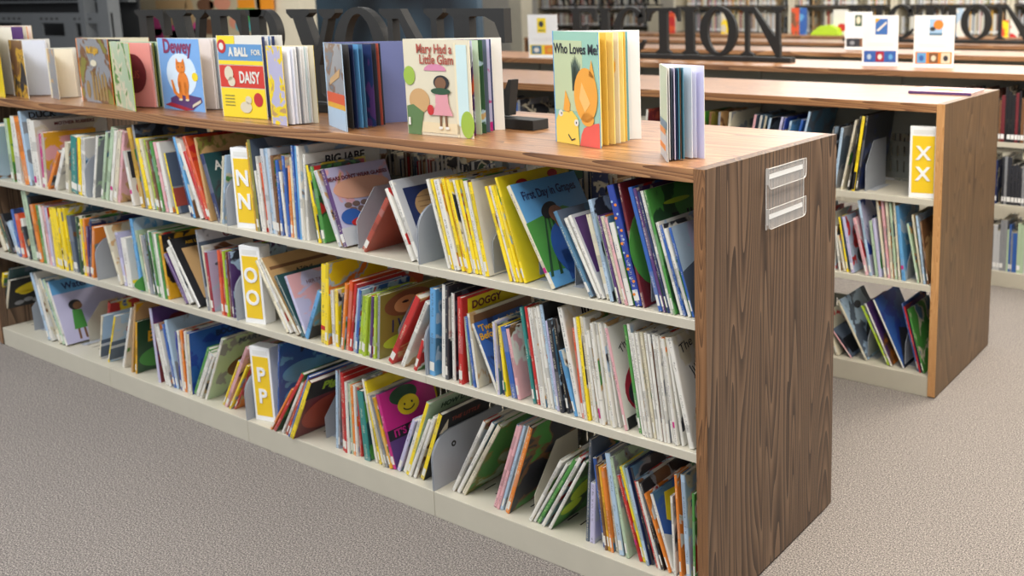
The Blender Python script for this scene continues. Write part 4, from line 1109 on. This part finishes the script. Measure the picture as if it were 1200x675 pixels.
open_book((480, 156.5), (555, 163), (592, 152.5), 46, ['cream'], 'white', 'cream', [('green', .001, .12), ([('lavender'), 'purple', 'orangered'], .001, .2), ('palegreen', .001, .35), (['darkgreen', 'paleblue', 'tan'], .001, .48), ('slate', .001, .62), (['lavender', 'magenta', 'white'], .001, .75), ('navy', .001, .86), (W_, .002, .94)], 'open cream book titled Mary Had a Little Glam with a girl under pink umbrella',
   art=multi(lay(shp((222, 206, 168), rc(.2, .03, .8, .14)), 1), lay(shp((196, 220, 220), rc(.8, .12, .96, .95)), 1), lay(shp((226, 214, 180), rc(.77, .0, .8, .97)), 1), lay(shp((150, 180, 60), lambda d, h: [ellipse(d*.06, h*.62, d*.09, h*.1), ellipse(d*.93, h*.14, d*.1, h*.14)]), 2),
      lay(shp('tan', lambda d, h: [ellipse(d*.2, h*.36, d*.16, h*.13)]), 2), lay(shp((88, 120, 70), pg((0, .0), (.2, .0), (.26, .24), (.1, .32), (0, .3))), 3),
      lay(shp((206, 130, 160), lambda d, h: [ellipse(d*.47, h*.68, d*.17, h*.07, a0=0, a1=180)]), 2), lay(shp('brown', lambda d, h: [ellipse(d*.55, h*.55, d*.085, h*.065), [(d*.51, h*.1), (d*.54, h*.1), (d*.545, h*.24), (d*.515, h*.24)], [(d*.6, h*.1), (d*.63, h*.1), (d*.62, h*.24), (d*.59, h*.24)]]), 4), lay(shp('black', lambda d, h: [ellipse(d*.56, h*.56, d*.12, h*.075)]), 3),
      lay(shp('darkgreen', lambda d, h: [ellipse(d*.55, h*.47, d*.15, h*.035)]), 6), lay(shp((216, 150, 158), lambda d, h: [[(d*.46, h*.34), (d*.66, h*.34), (d*.65, h*.46), (d*.47, h*.46)], [(d*.4, h*.22), (d*.72, h*.22), (d*.66, h*.34), (d*.47, h*.34)]]), 5), lay(shp('red', lambda d, h: [ellipse(d*.38, h*.27, d*.05, h*.055)]), 6), lay(shp('white', lambda d, h: [ellipse(d*.53, h*.09, d*.03, h*.015), ellipse(d*.63, h*.09, d*.03, h*.015), [(d*.02, h*.1), (d*.055, h*.1), (d*.055, h*.18), (d*.02, h*.18)]]), 7),
      lay(txt('Mary Had a', .036, .47, .9, 'brick', bold=.0006, sx=.8), 3), lay(txt('Little Glam', .036, .5, .79, 'brick', bold=.0006, sx=.8), 3)))
open_book((653, 166), (704, 174.5), (752, 163.5), 36.5, ['teal'], (236, 236, 232), 'sky', [((240, 220, 140), .003, .1), ((216, 178, 76), .002, .22), ((232, 206, 120), .003, .36), (['cream', 'amber', 'brown'], .003, .48), ((240, 216, 130), .003, .6), ((222, 184, 80), .002, .68), ((110, 170, 180), .002, .76), (W_, .003, .9)], 'open teal book titled Who Loves Me with an orange animal face and yellow creature',
   art=multi(shp((152, 196, 176), rc(0, 0, 1, 1)), lay(shp((190, 202, 160), rc(0, .3, .65, .92)), 1), lay(shp((80, 96, 84), lambda d, h: [[(d*.42, h*.48), (d*(.4+.03*i), h*(.8-.02*abs(i-3))), (d*.55, h*.5)] for i in range(8)]), 2),
      lay(shp((236, 164, 62), lambda d, h: [ellipse(d*.72, h*.45, d*.26, h*.24), [(d*.8, h*.62), (d*.86, h*.76), (d*.93, h*.6)], [(d*.2, h*.3), (d*.26, h*.48), (d*.36, h*.36), (d*.34, h*.28)], ellipse(d*.75, h*.24, d*.14, h*.06)]), 4), lay(shp((244, 190, 110), lambda d, h: [[(d*.58, h*.42), (d*.64, h*.56), (d*.82, h*.38), (d*.7, h*.3)]]), 5),
      lay(shp((226, 92, 80), pg((.56, .0), (1, 0), (1, .22), (.82, .2), (.66, .16), (.6, .1))), 3), lay(shp((240, 204, 84), lambda d, h: [[(d*.02, 0), (d*.55, 0), (d*.52, h*.24), (d*.4, h*.3), (d*.1, h*.28), (d*.02, h*.2)]]), 4), lay(shp('white', lambda d, h: [ellipse(d*.14, h*.27, d*.05, h*.03), ellipse(d*.5, h*.2, d*.05, h*.03)]), 5), lay(shp('dark', lambda d, h: [ellipse(d*.16, h*.27, .002, .003, n=8), ellipse(d*.5, h*.2, .002, .003, n=8), [(d*.3, h*.08), (d*.38, h*.03), (d*.46, h*.05), (d*.46, h*.06), (d*.38, h*.045), (d*.31, h*.09)]]), 6),
      lay(txt('Who Loves Me?', .036, .52, .845, 'dark', bold=.0006, sx=.8), 3)), st=.012)
open_book((775, 180), (782.5, 190.5), (823.5, 186.5), 75, ['palegreen'], (214, 214, 244), 'white', [((236, 236, 240), .002, .08), ('slate', .001, .14), ((210, 204, 230), .002, .22), ('navy', .001, .27), ((80, 140, 160), .002, .34), ('brown', .001, .38), ((70, 130, 152), .002, .46), ((226, 230, 238), .002, .72), ((222, 224, 244), .001, .86)], 'rightmost open book on top with white-blue fanned pages and pale green cover',
   art=multi(lay(shp('palegrey', rc(0, 0, 1, .3)), 1), lay(shp('orange', lambda d, h: [[(0, h*y), (d*.8, h*y), (d*.8, h*(y+.06)), (0, h*(y+.06))] for y in (.1, .27)]), 2), lay(shp('steel', rc(0, .34, 1, .42)), 1)))
# ------------------------------------------------------------------ black letter signs
def wedge(x0, y0, x1, y1, x2, y2, x3, y3): return [(x0, y0), (x1, y1), (x2, y2), (x3, y3)]
def glyph(ch):
    """list of polygons, cap height 1; returns polys, advance"""
    st, sf = .2, .055
    def stem(x, w_=st, o=.085):     # vertical stem with bracketed serifs
        return [[(x, 0), (x+w_, 0), (x+w_, 1), (x, 1)], [(x-o, 0), (x+w_+o, 0), (x+w_+o, sf*.6), (x+w_, sf*1.6), (x, sf*1.6), (x-o, sf*.6)], [(x-o, 1), (x-o, 1-sf*.6), (x, 1-sf*1.6), (x+w_, 1-sf*1.6), (x+w_+o, 1-sf*.6), (x+w_+o, 1)]]
    if ch == 'I': return stem(.1), .4
    if ch in 'EF':
        p = stem(.1)
        p += [[(.1, 1), (.1, .925), (.5, .925), (.62, .87), (.7, .68), (.735, .68), (.735, 1)], [(.28, .47), (.28, .54), (.45, .54), (.45, .47)], [(.45, .38), (.42, .505), (.45, .63), (.495, .63), (.495, .38)]]
        if ch == 'E': p += [[(.1, 0), (.74, 0), (.79, .34), (.755, .34), (.66, .14), (.5, .075), (.1, .075)]]
        return p, (.83 if ch == 'E' else .79)
    if ch == 'T':
        p = stem(.3)
        p += [[(.0, 1), (.0, .7), (.035, .7), (.09, .86), (.18, .925), (.62, .925), (.71, .86), (.765, .7), (.8, .7), (.8, 1)]]
        return p, .84
    if ch == 'N':
        th = .085
        return [[(.12, 0), (.12+th, 0), (.12+th, 1), (.12, 1)], [(.02, 0), (.31, 0), (.31, .03), (.205, .09), (.12, .09), (.02, .03)], [(0, 1), (0, .96), (.1, .9), (.3, .9), (.82, -.02), (.9, -.02), (.9, .25), (.34, 1)],
                [(.8, 0), (.8+th, -.02), (.8+th, 1), (.8, 1)], [(.7, 1), (.7, .96), (.8, .9), (.885, .9), (.985, .96), (.985, 1)]], 1.02
    if ch == 'V':
        return [[(.08, 1), (.38, 1), (.56, .3), (.53, -.02), (.44, -.02)], [(.5, .22), (.72, 1), (.81, 1), (.53, -.02), (.47, -.02)], [(0, 1), (0, .96), (.1, .9), (.36, .9), (.47, .96), (.47, 1)], [(.6, 1), (.6, .96), (.69, .9), (.8, .9), (.9, .96), (.9, 1)]], .92
    if ch == 'Y':
        return [[(.33, 0), (.53, 0), (.53, .45), (.33, .45)], [(.24, 0), (.62, 0), (.62, .03), (.53, .09), (.33, .09), (.24, .03)], [(.07, 1), (.31, 1), (.53, .5), (.53, .4), (.33, .4)], [(.46, .46), (.7, 1), (.79, 1), (.53, .4), (.46, .4)], [(0, 1), (0, .96), (.08, .9), (.32, .9), (.42, .96), (.42, 1)], [(.58, 1), (.58, .96), (.66, .9), (.78, .9), (.87, .96), (.87, 1)]], .88
    if ch == 'O' or ch == 'C':
        out = ellipse(.45, .5, .43, .52, 40); inn = ellipse(.45, .5, .24, .45, 40); p = []
        for i in range(40):
            j = (i+1) % 40
            if ch == 'C' and (i < 4 or i >= 35): continue
            p.append([out[i], out[j], inn[j], inn[i]])
        if ch == 'C':
            p += [[(.63, .72), (.66, .62), (.74, .66), (.8, .66), (.8, 1), (.76, 1), (.74, .92)], [(.62, .2), (.7, .2), (.8, .3), (.83, .26), (.72, .08), (.62, .04)]]
        return p, (.9 if ch == 'O' else .86)
    if ch == 'R':
        p = stem(.1); o = ellipse(.38, .73, .3, .27, 32, -90, 90); i_ = ellipse(.36, .73, .14, .195, 32, -90, 90)
        for a in range(32): p.append([o[a], o[a+1], i_[a+1], i_[a]])
        p += [[(.28, .925), (.4, .925), (.4, 1), (.28, 1)], [(.28, .46), (.4, .46), (.4, .535), (.28, .535)], [(.34, .5), (.5, .5), (.8, .06), (.86, .04), (.86, 0), (.64, 0)]]
        return p, .86
def letter_sign(word_, spans, y, z, cap, depth, base, label, group=None):
    bx0, bx1, bw, bh = base; o = empty('letter_sign', (bx0, y, z))
    MB().box((0, -bw/2, .0003), (bx1-bx0, bw/2, bh)).build('base_bar', M_BLACK, o, bevel=.002)
    for c, (xa, xb) in zip(word_, spans):
        polys, adv = glyph(c); mx0 = min(p[0] for q in polys for p in q); mx1 = max(p[0] for q in polys for p in q); k = (xb-xa)/(mx1-mx0)
        mb = MB(); tb = bh + .02*cap
        for n_, p in enumerate(polys): mb.prism([(xa-bx0+(a-mx0)*k, tb+b_*cap*.985) for a, b_ in p], 1, -depth/2-.00025*(n_ % 7 if c not in 'OCR' or n_ > 31 else 0), depth/2+.00025*(n_ % 7 if c not in 'OCR' or n_ > 31 else 0))
        mb.build('letter', M_BLACK, o)
    tag(o, label, 'sign', group)
    return o
def spans(word_, x0, x1, gap=.02):
    ws = []
    for c in word_: p = glyph(c)[0]; ws.append(max(q[0] for a in p for q in a)-min(q[0] for a in p for q in a))
    k = (x1-x0-gap*(len(ws)-1))/sum(ws); out = []; x = x0
    for w_ in ws: out.append((x, x+w_*k)); x += w_*k+gap
    return out
letter_sign('EVERYONE', [(-2.913, -2.69), (-2.68, -2.42), (-2.408, -2.175), (-2.16, -1.93), (-1.92, -1.655), (-1.68, -1.41), (-1.437, -1.145), (-1.13, -.875)], .333, H, .315, .028, (-2.97, -.78, .066, .03), 'long black serif letter sign reading EVERYONE, standing behind the open books on nearest bookcase', 'black letter signs')
letter_sign('FICTION', spans('FICTION', -3.345, -1.655), ROWY[2]+.333, H, .3, .028, (-3.39, -1.6, .07, .03), 'black serif letter sign reading FICTION on the third bookcase, the larger one in view', 'black letter signs')
letter_sign('FICTION', spans('FICTION', -2.66, -.99), ROWY[4]+.333, H, .3, .028, (-2.7, -.94, .07, .03), 'farther and smaller black letter sign reading FICTION at the upper right', 'black letter signs')
letter_sign('NONFICTION', spans('NONFICTION', xat(650, 9.45, 1.45), xat(772, 9.45, 1.45)), 9.45, 1.4305, .2, .02, (xat(646, 9.45, 1.45), xat(776, 9.45, 1.45), .05, .02), 'black letter sign reading NONFICTION on far wall shelf, cut by the photo top', 'black letter signs')
# ------------------------------------------------------------------ acrylic holder on the end panel
M_CLEAR, nt, b = nodes_mat('clear_acrylic'); b.inputs['Base Color'].default_value = (.97, .98, .98, 1); b.inputs['Roughness'].default_value = .04; tr = nt.nodes.new('ShaderNodeBsdfTransparent'); ms = nt.nodes.new('ShaderNodeMixShader'); ms.inputs[0].default_value = .1; nt.links.new(tr.outputs[0], ms.inputs[1]); nt.links.new(b.outputs[0], ms.inputs[2]); nt.links.new(ms.outputs[0], nt.nodes['Material Output'].inputs[0])
M_RIM = plain((226, 224, 220), .25, .5, 0, 'acrylic_edge_glint')  # whitish colour paints the light caught along the clear acrylic edges
ho = empty('acrylic_label_holder', (0.0003, .267, .913))
MB().box((0, 0, 0), (.002, .2, .15)).build('back_plate', M_CLEAR, ho)
def rim(y0, y1, z0, z1, x, name, closed=True):
    pts = [(y0, z1), (y0, z0+.012), (y0+.004, z0+.004), (y0+.012, z0), (y1-.012, z0), (y1-.004, z0+.004), (y1, z0+.012), (y1, z1)]
    o = MB().prism(pts, 0, x, x+.0018).build(name, M_CLEAR, ho)
    mb = MB(); w2 = .0011
    q = pts + [pts[0]]
    for (a, b_), (c_, d_) in zip(q[:-1], q[1:]):
        L_ = math.hypot(c_-a, d_-b_); n_ = ((d_-b_)/L_*w2, -(c_-a)/L_*w2); mb.prism([(a, b_), (c_, d_), (c_-n_[0], d_-n_[1]), (a-n_[0], b_-n_[1])], 0, x+.0001, x+.0021)
    mb.build('bright_edge', M_RIM, o); return o
for zz in (0.0, .1):
    p = rim(0, .2, zz, zz+.052, .0075, 'front_pocket')
    MB().box((.0025, .014, zz+.024), (.0032, .19, zz+.036)).build('paper_strip', plain((246, 246, 244), .6, name='paper'), p)
    MB().box((.002, 0, zz+.012), (.0075, .0016, zz+.052)).build('pocket_side', M_RIM, p)
mb = MB()
for a, c_ in (((0, 0), (.0012, .15)), ((.1988, 0), (.2, .15)), ((0, .1488), (.2, .15))): mb.box((.0005, a[0], a[1]), (.0024, c_[0], c_[1]))
mb.build('bright_edge', M_RIM, ho)
tag(ho, 'clear acrylic holder with two pockets and white paper strips on the walnut end panel', 'label holder')
# ------------------------------------------------------------------ table signs, flat book
def table_sign(pa, pb, h, cols, label, emblem, strip, group='white card signs on the bookcase tops'):
    A, B = onz(*pa, H), onz(*pb, H); d = (B-A); d.z = 0; wd = d.length; ang = math.atan2(d.y, d.x)*.55
    o = empty('card_sign', (A.x, A.y, H+.0005), (0, 0, ang))
    MB().box((0, 0, .002), (wd, .004, h)).build('card', M_WHITE, o)
    MB().box((-.004, -.012, 0), (wd+.004, .05, .003)).build('sign_foot', plain((226, 228, 228), .2, .5, name='acrylic_foot'), o)
    F = ((0, 0, 0), (1, 0, 0), (0, 0, 1), (0, -1, 0)); emblem(o, F, wd, h)
    decal(o, F, [[(wd*.05, h*.07), (wd*.95, h*.07), (wd*.95, h*.3), (wd*.05, h*.3)]], ink(strip), 'picture_strip')
    for i, c in enumerate(cols):
        ww = .9/len(cols); x = wd*(.05+ww*(i+.5))
        decal(o, F, [[(x-wd*ww*.38, h*.085), (x+wd*ww*.38, h*.085), (x+wd*ww*.38, h*.285), (x-wd*ww*.38, h*.285)]], ink(c[0]), 'small_picture', lift=.0012)
        decal(o, F, [ellipse(x, h*.18, wd*ww*.2, h*.055, 16)], ink(c[1]), 'small_picture', lift=.0018)
    decal(o, F, [[(wd*.12, h*q), (wd*.88, h*q), (wd*.88, h*(q+.008)), (wd*.12, h*(q+.008))] for q in (.4, .44)], ink((214, 214, 214)), 'fine_print')
    tag(o, label, 'sign', group)
em1 = multi(shp((60, 110, 180), rc(.36, .62, .7, .93)), lay(shp('white', pg((.38, .7), (.66, .88), (.68, .84), (.44, .68))), 1), lay(shp('amber', pg((.36, .84), (.36, .93), (.5, .93))), 1))
em2 = multi(shp((160, 196, 226), rc(.38, .62, .7, .93)), lay(shp('orange', el(.6, .82, .12, .09)), 1), lay(shp('dark', el(.46, .74, .07, .04)), 2), lay(shp('steel', rc(.38, .62, .7, .66)), 1))
em3 = multi(shp('yellow', rc(.32, .58, .62, .92)), lay(shp('dark', el(.46, .78, .08, .07)), 1), lay(shp('olive', rc(.36, .62, .58, .65)), 1))
em4 = multi(shp('darkgreen', rc(.36, .62, .62, .92)), lay(shp('cream', el(.49, .78, .08, .1)), 1))
table_sign((1010, 77), (1052, 77), .284, [('blue', 'paleblue'), ('crimson', 'white'), ('blue', 'sky')], 'white card sign with blue emblem and blue picture strip, left of the orange-framed card sign', em1, 'blue')
table_sign((1070, 79), (1117, 79), .284, [('sky', 'blue'), ('brown', 'cream'), ('cream', 'dark')], 'white card sign with orange sun emblem and orange-framed pictures', em2, 'orange')
table_sign((620, 67.5), (657, 67.5), .29, [('steel', 'white'), ('orange', 'amber')], 'white card sign with a yellow emblem, behind the Who Loves Me book', em3, 'yellow')
table_sign((990, 58), (1022, 58), .285, [('dark', 'grey'), ('brown', 'tan')], 'white card sign with a green emblem, partly hidden behind the blue emblem sign', em4, 'dark')
fo = empty('flat_picture_book', (-.268, ROWY[1]+.36, H+.0005), (0, 0, R(2)))
FBK = [(0, 0), (.262, -.03), (.262, .18), (.0, .2)]
MB().box((0, 0, 0), (.25, .21, .002)).box((0, 0, .008), (.25, .21, .010)).box((0, 0, .001), (.003, .21, .0095)).build('cover', plain((214, 180, 176), .7, 0, 0, 'matt_cover'), fo)
MB().box((.003, .003, .002), (.247, .206, .008)).build('page_block', M_PAGES, fo)
MB().box((0, -.0008, 0), (.25, .0012, .0102)).build('spine', ink('purple'), fo)
fo.location.y = ROWY[1]+.34
tag(fo, 'flat book with purple edge lying on the second bookcase near its right end', 'book')
decal(fo, ((0, 0, .01), (1, 0, 0), (0, 1, 0), (0, 0, 1)), [ellipse(.1, .1, .05, .05), ellipse(.17, .08, .03, .04)], plain((220, 130, 80), .7, 0, 0, 'matt_cover'), 'cover_picture')
# loose sheets on the fourth top
ls = MB().box((0, 0, 0), (.2, .14, .004)).box((.02, .05, .004), (.22, .2, .007)).build('paper_stack', ink('cream')); ls.location = onz(1062, 61, H); ls.location.y = ROWY[3]+.1; ls.location.z = H+.0005
ls.location.x = -1.28
tag(ls, 'loose cream papers lying on the fourth bookcase top behind the card signs', 'papers')

# ------------------------------------------------------------------ far wall shelves
M_CREAMW = plain((222, 212, 186), .5, .1, 0, 'cream_shelving')
M_DARKSH = plain((70, 66, 60), .6, 0, 0, 'dark_shelf')
def wall_unit(x0, x1, y, zs, ztop, label, z_lo=.0, posts=None, group='tall shelving units along the far wall'):
    o = empty('wall_shelving', (x0, y, 0)); wd = x1-x0
    MB().box((0, .33, 0), (wd, .35, ztop)).build('back_board', M_CREAMW, o)
    for p in (posts or (0, wd-.04)): MB().box((p, 0, 0), (p+.04, .33, ztop)).build('upright', M_CREAMW, o)
    for z in zs: MB().box((.04, .005, z-.025), (wd-.04, .328, z)).build('shelf', M_DARKSH, o)
    MB().box((0, 0, ztop-.03), (wd, .35, ztop+.001)).build('top_board', M_CREAMW, o)
    tag(o, label, 'shelving', group)
FC = ['cream', 'white', 'tan', 'palegrey', 'brick', 'amber', 'slate', 'grey', 'brown', 'cream', 'olive', 'palegrey', 'cream', 'white', 'pink', 'cream', 'tan', 'white']
YW = 9.4
WL = 'blurred %s book on the far wall shelving across the room'
ZS = [.35, .72, 1.08, 1.43]
X0 = -8.0
names = ['behind the larger FICTION sign', 'above the yellow emblem sign', 'behind the blue emblem sign', 'behind the farther FICTION sign', 'at the upper right corner', 'at the right edge']
xs = [-6.6, -4.75, -3.35, -1.95, -.55, .85]
for i in range(5):
    wall_unit(xs[i]+.003, xs[i+1]-.003, YW, ZS, 2.2, 'tall cream wall shelving unit with dark shelves, %s from the left along the far wall' % ORD[i+1])
    for z in ZS[2:]: filler(YW+.1, 1, xs[i]+.06, xs[i+1]-.09, FC, WL, 'books on the far wall shelving', 1, (.2, .29), gap=.05, z=z)
# farther shelving seen left of the cream pillar
wall_unit(-12.1, -9.35, 12.6, [.4, .75, 1.06, 1.38], 2.2, 'tall shelving unit behind EVERYONE sign, left of the cream pillar', group='tall shelving units along the far wall')
for z in (.75, 1.06, 1.38): filler(12.63, 1, -12.0, -9.45, ['cream', 'brown', 'tan', 'palegrey', 'brick', 'white', 'cream', 'grey'], 'blurred %s book on the shelving left of the cream pillar', 'books on the shelving left of the cream pillar', 1, (.17, .24), gap=.05, z=z)
pl = MB().box((-.12, -.12, 0), (.12, .12, 3.1)).build('cream_pillar', M_CREAMW, None, bevel=.004); pl.location = ony(611, 30, 8.9); pl.location.z = 0
tag(pl, 'slim cream pillar rising right of the last letter of EVERYONE', 'pillar')
# lime cushion shape and displayed books near the far wall
g = MB().prism([(0, 0), (.36, 0), (.33, .075), (.24, .115), (.12, .1), (.03, .04)], 1, 0, .16).build('lime_bookend', plain((176, 214, 40), .5, .2, 0, 'lime_plastic'), None, bevel=.006); g.location = onz(949, 43, H); g.location.y = ROWY[5]+.2; g.location.x = xat(949, ROWY[5]+.2, H); g.location.z = H+.0005
tag(g, 'lime green curved display piece on the farthest low bookcase', 'display piece')
def display_book(px, pw, y, h, cols, label, art=None):
    x0, x1 = xat(px, y, H), xat(px+pw, y, H); o = empty('display_book', (x0, y, H+.0005)); t = .012
    MB().box((0, 0, 0), (x1-x0, .002, h)).box((0, t-.002, 0), (x1-x0, t, h)).box((0, 0, 0), (.002, t, h)).build('cover', art_mat(cols, 8), o)
    MB().box((.002, .002, .002), (x1-x0-.003, t-.002, h-.002)).build('page_block', M_PAGES, o)
    MB().box((.02, t, 0), (x1-x0-.02, t+.05, .004)).build('stand_foot', M_CLEAR, o)
    if art: art(o, ((0, 0, 0), (1, 0, 0), (0, 0, 1), (0, -1, 0)), x1-x0, h)
    tag(o, label, 'book', 'books displayed upright on the farthest low bookcase')
yb = ROWY[5]+.3
display_book(976, 17, yb, .28, ['white'], 'white displayed book with a red shape, right of the lime piece', shp('red', el(.6, .3, .3, .16)))
display_book(927, 9, yb, .3, ['orangered', 'brown'], 'upright orange-brown displayed book right of the larger FICTION sign')
display_book(937, 8, yb, .3, ['sky', 'blue'], 'upright blue displayed book right of the larger FICTION sign')
display_book(1118, 12, yb, .29, ['white', 'paleblue'], 'white displayed book seen right of the sun emblem sign')
display_book(1172, 9, yb, .17, ['orangered', 'yellow'], 'short orange and yellow displayed book at upper right')
display_book(1183, 10, yb, .18, ['white', 'red'], 'short white displayed book at upper right edge')
display_book(782, 9, yb, .26, ['red', 'orangered'], 'red displayed book seen beside the T of the larger FICTION sign')
display_book(845, 12, yb, .24, ['yellow', 'cream'], 'yellow displayed book seen through the O of the larger FICTION sign')
# ------------------------------------------------------------------ left background
M_RACK = plain((124, 128, 130), .5, .1, .1, 'dark_grey_metal'); M_RACKD = plain((44, 45, 46), .6, 0, 0, 'charcoal_panel')
YR = 3.6
def X(u, v=30): return ony(u, v, YR)
ro = empty('grey_metal_rack', (X(0).x, YR, 0)); rx = ro.location.x
def RX(u): return ony(u, 30, YR).x-rx
def RZ(v, u=60): return ony(u, v, YR).z
mb = MB(); xa, xb2 = RX(-60), RX(131); z0, z1 = RZ(60), RZ(15)
cols_ = [(RX(-30), RX(25)), (RX(49), RX(75)), (RX(88), RX(114))]; hz0, hz1 = RZ(42), RZ(27)
mb.box((xa, 0, hz1), (xb2, .02, z1)); mb.box((xa, 0, z0), (xb2, .02, hz0))
e0 = xa
for a, c_ in cols_: mb.box((e0, 0, hz0), (a, .02, hz1)); e0 = c_
mb.box((e0, 0, hz0), (xb2, .02, hz1)); mb.build('perforated_panel', M_RACK, ro)
sl = MB()
for cu in (12, 56, 95):
    for k in range(4): sl.box((RX(cu-8+k*6), -.001, RZ(23)), (RX(cu-8+k*6+3), .001, RZ(21)))
sl.build('small_slots', M_SLOT, ro)
for (a, c_) in ((119, 131), (97, 103)): MB().box((RX(a), -.02, 0), (RX(c_), .1, RZ(-60))).build('upright_post', M_RACK, ro)
MB().box((xa, .3, 0), (xb2, .32, RZ(-60))).build('back_panel', M_RACKD, ro); MB().box((xa, .0, 0), (xb2, .3, z0)).build('base_cabinet', M_RACKD, ro)
for v in (3, -12): MB().box((xa, .2, RZ(v)), (xb2, .28, RZ(v-2))).build('cross_bar', M_RACK, ro)
tag(ro, 'dark grey metal rack with rectangular openings at the upper left', 'rack')
# charcoal partition, picture board, cream wall piece, dark window screen
YP = 4.6
def slab(name, u0, u1, v0, v1, y, th, mat, label, cat, z0=None):
    a, c_ = ony(u0, v1, y), ony(u1, v0, y); o = MB().box((0, 0, 0), (c_.x-a.x, th, c_.z-(a.z if z0 is None else z0))).build(name, mat, None); o.location = (a.x, y, a.z if z0 is None else z0)
    if label: tag(o, label, cat)
    return o
slab('charcoal_partition', 118, 172, -60, 60, YP+.3, .06, M_RACKD, 'dark partition between the grey rack and the picture board', 'partition', z0=0)
bd = slab('picture_board', 158, 300, -50, 60, YP, .04, ink((196, 180, 146)), 'tan picture board with pink, orange and green pictures behind the EVERYONE sign', 'board', z0=0)
bw = ony(300, 0, YP).x-ony(158, 0, YP).x; bz = lambda v: ony(230, v, YP).z; bu = lambda u: ony(u, 20, YP).x-bd.location.x
Fd = ((0, 0, 0), (1, 0, 0), (0, 0, 1), (0, -1, 0))
def rect(u0, u1, v0, v1): return [(bu(u0), bz(v1)), (bu(u1), bz(v1)), (bu(u1), bz(v0)), (bu(u0), bz(v0))]
def elp(u, v, a, b_): return [(bu(u)+p*(bu(u+a)-bu(u)), bz(v)+q*(bz(v-b_)-bz(v))) for p, q in ellipse(0, 0, 1, 1, 20)]
decal(bd, Fd, [elp(181, 32, 9, 12), rect(172, 190, 34, 60), elp(202, 36, 7, 14), rect(196, 209, 36, 60), elp(223, 34, 8, 10), rect(217, 231, 34, 60)], ink((226, 84, 150)), 'pink_picture')
decal(bd, Fd, [elp(223, 14, 5, 18), elp(202, 22, 4, 8), rect(184, 220, 0, 10)], ink((206, 170, 120)), 'tan_picture', lift=.002)
decal(bd, Fd, [rect(240, 256, 22, 40), elp(242, 6, 10, 8), rect(247, 252, 2, 10)], ink((120, 84, 60)), 'brown_picture', lift=.002)
decal(bd, Fd, [elp(262, 4, 10, 8), elp(274, 26, 6, 7)], ink((222, 150, 120)), 'peach_picture', lift=.002)
decal(bd, Fd, [rect(280, 300, 0, 10)], ink((240, 150, 30)), 'orange_picture', lift=.002)
decal(bd, Fd, [rect(278, 300, 10, 13), elp(294, 26, 8, 10)], ink((70, 160, 80)), 'green_picture', lift=.002)
decal(bd, Fd, [elp(280, 30, 5, 6), elp(296, 30, 5, 8)], ink((80, 170, 180)), 'teal_picture', lift=.003)
slab('orange_poster', 301, 316, -30, 11, YP, .02, ink((240, 150, 30)), 'orange poster with green lower edge above the letter R', 'poster')
slab('cream_partition', 300, 345, -60, 90, YP+.05, .2, M_CREAMW, 'cream wall piece behind the letters R and Y', 'partition', z0=0)
m_scr, nt, b = nodes_mat('dark_window_glass'); N, L = nt.nodes, nt.links; tc = N.new('ShaderNodeTexCoord'); no = N.new('ShaderNodeTexNoise'); no.inputs['Scale'].default_value = .9; no.inputs['Detail'].default_value = 1; L.new(tc.outputs['Object'], no.inputs['Vector'])
rp = N.new('ShaderNodeValToRGB'); e = rp.color_ramp.elements; e[0].position = .35; e[0].color = (*srgb((54, 60, 68)), 1); e[1].position = .7; e[1].color = (*srgb((104, 132, 152)), 1); L.new(no.outputs['Fac'], rp.inputs[0]); L.new(rp.outputs[0], b.inputs['Base Color']); b.inputs['Roughness'].default_value = .3  # pale blue mottling paints the bluish light in the dark glass
slab('dark_glazed_partition', 345, 556, -60, 120, 6.2, .08, m_scr, 'dark blue-grey glazed partition behind the letters Y, O and N', 'partition', z0=0)
slab('partition_frame', 341, 348, -60, 110, 6.1, .1, M_RACKD, 'thin dark frame post at the left edge of the glazed partition', 'post', z0=0)

FILL.build('distant_books', FMATS, None)
tag(bpy.data.objects['distant_books'], 'many small blurred books on the far shelves and on the far sides of the low bookcases', 'books', None, 'stuff')
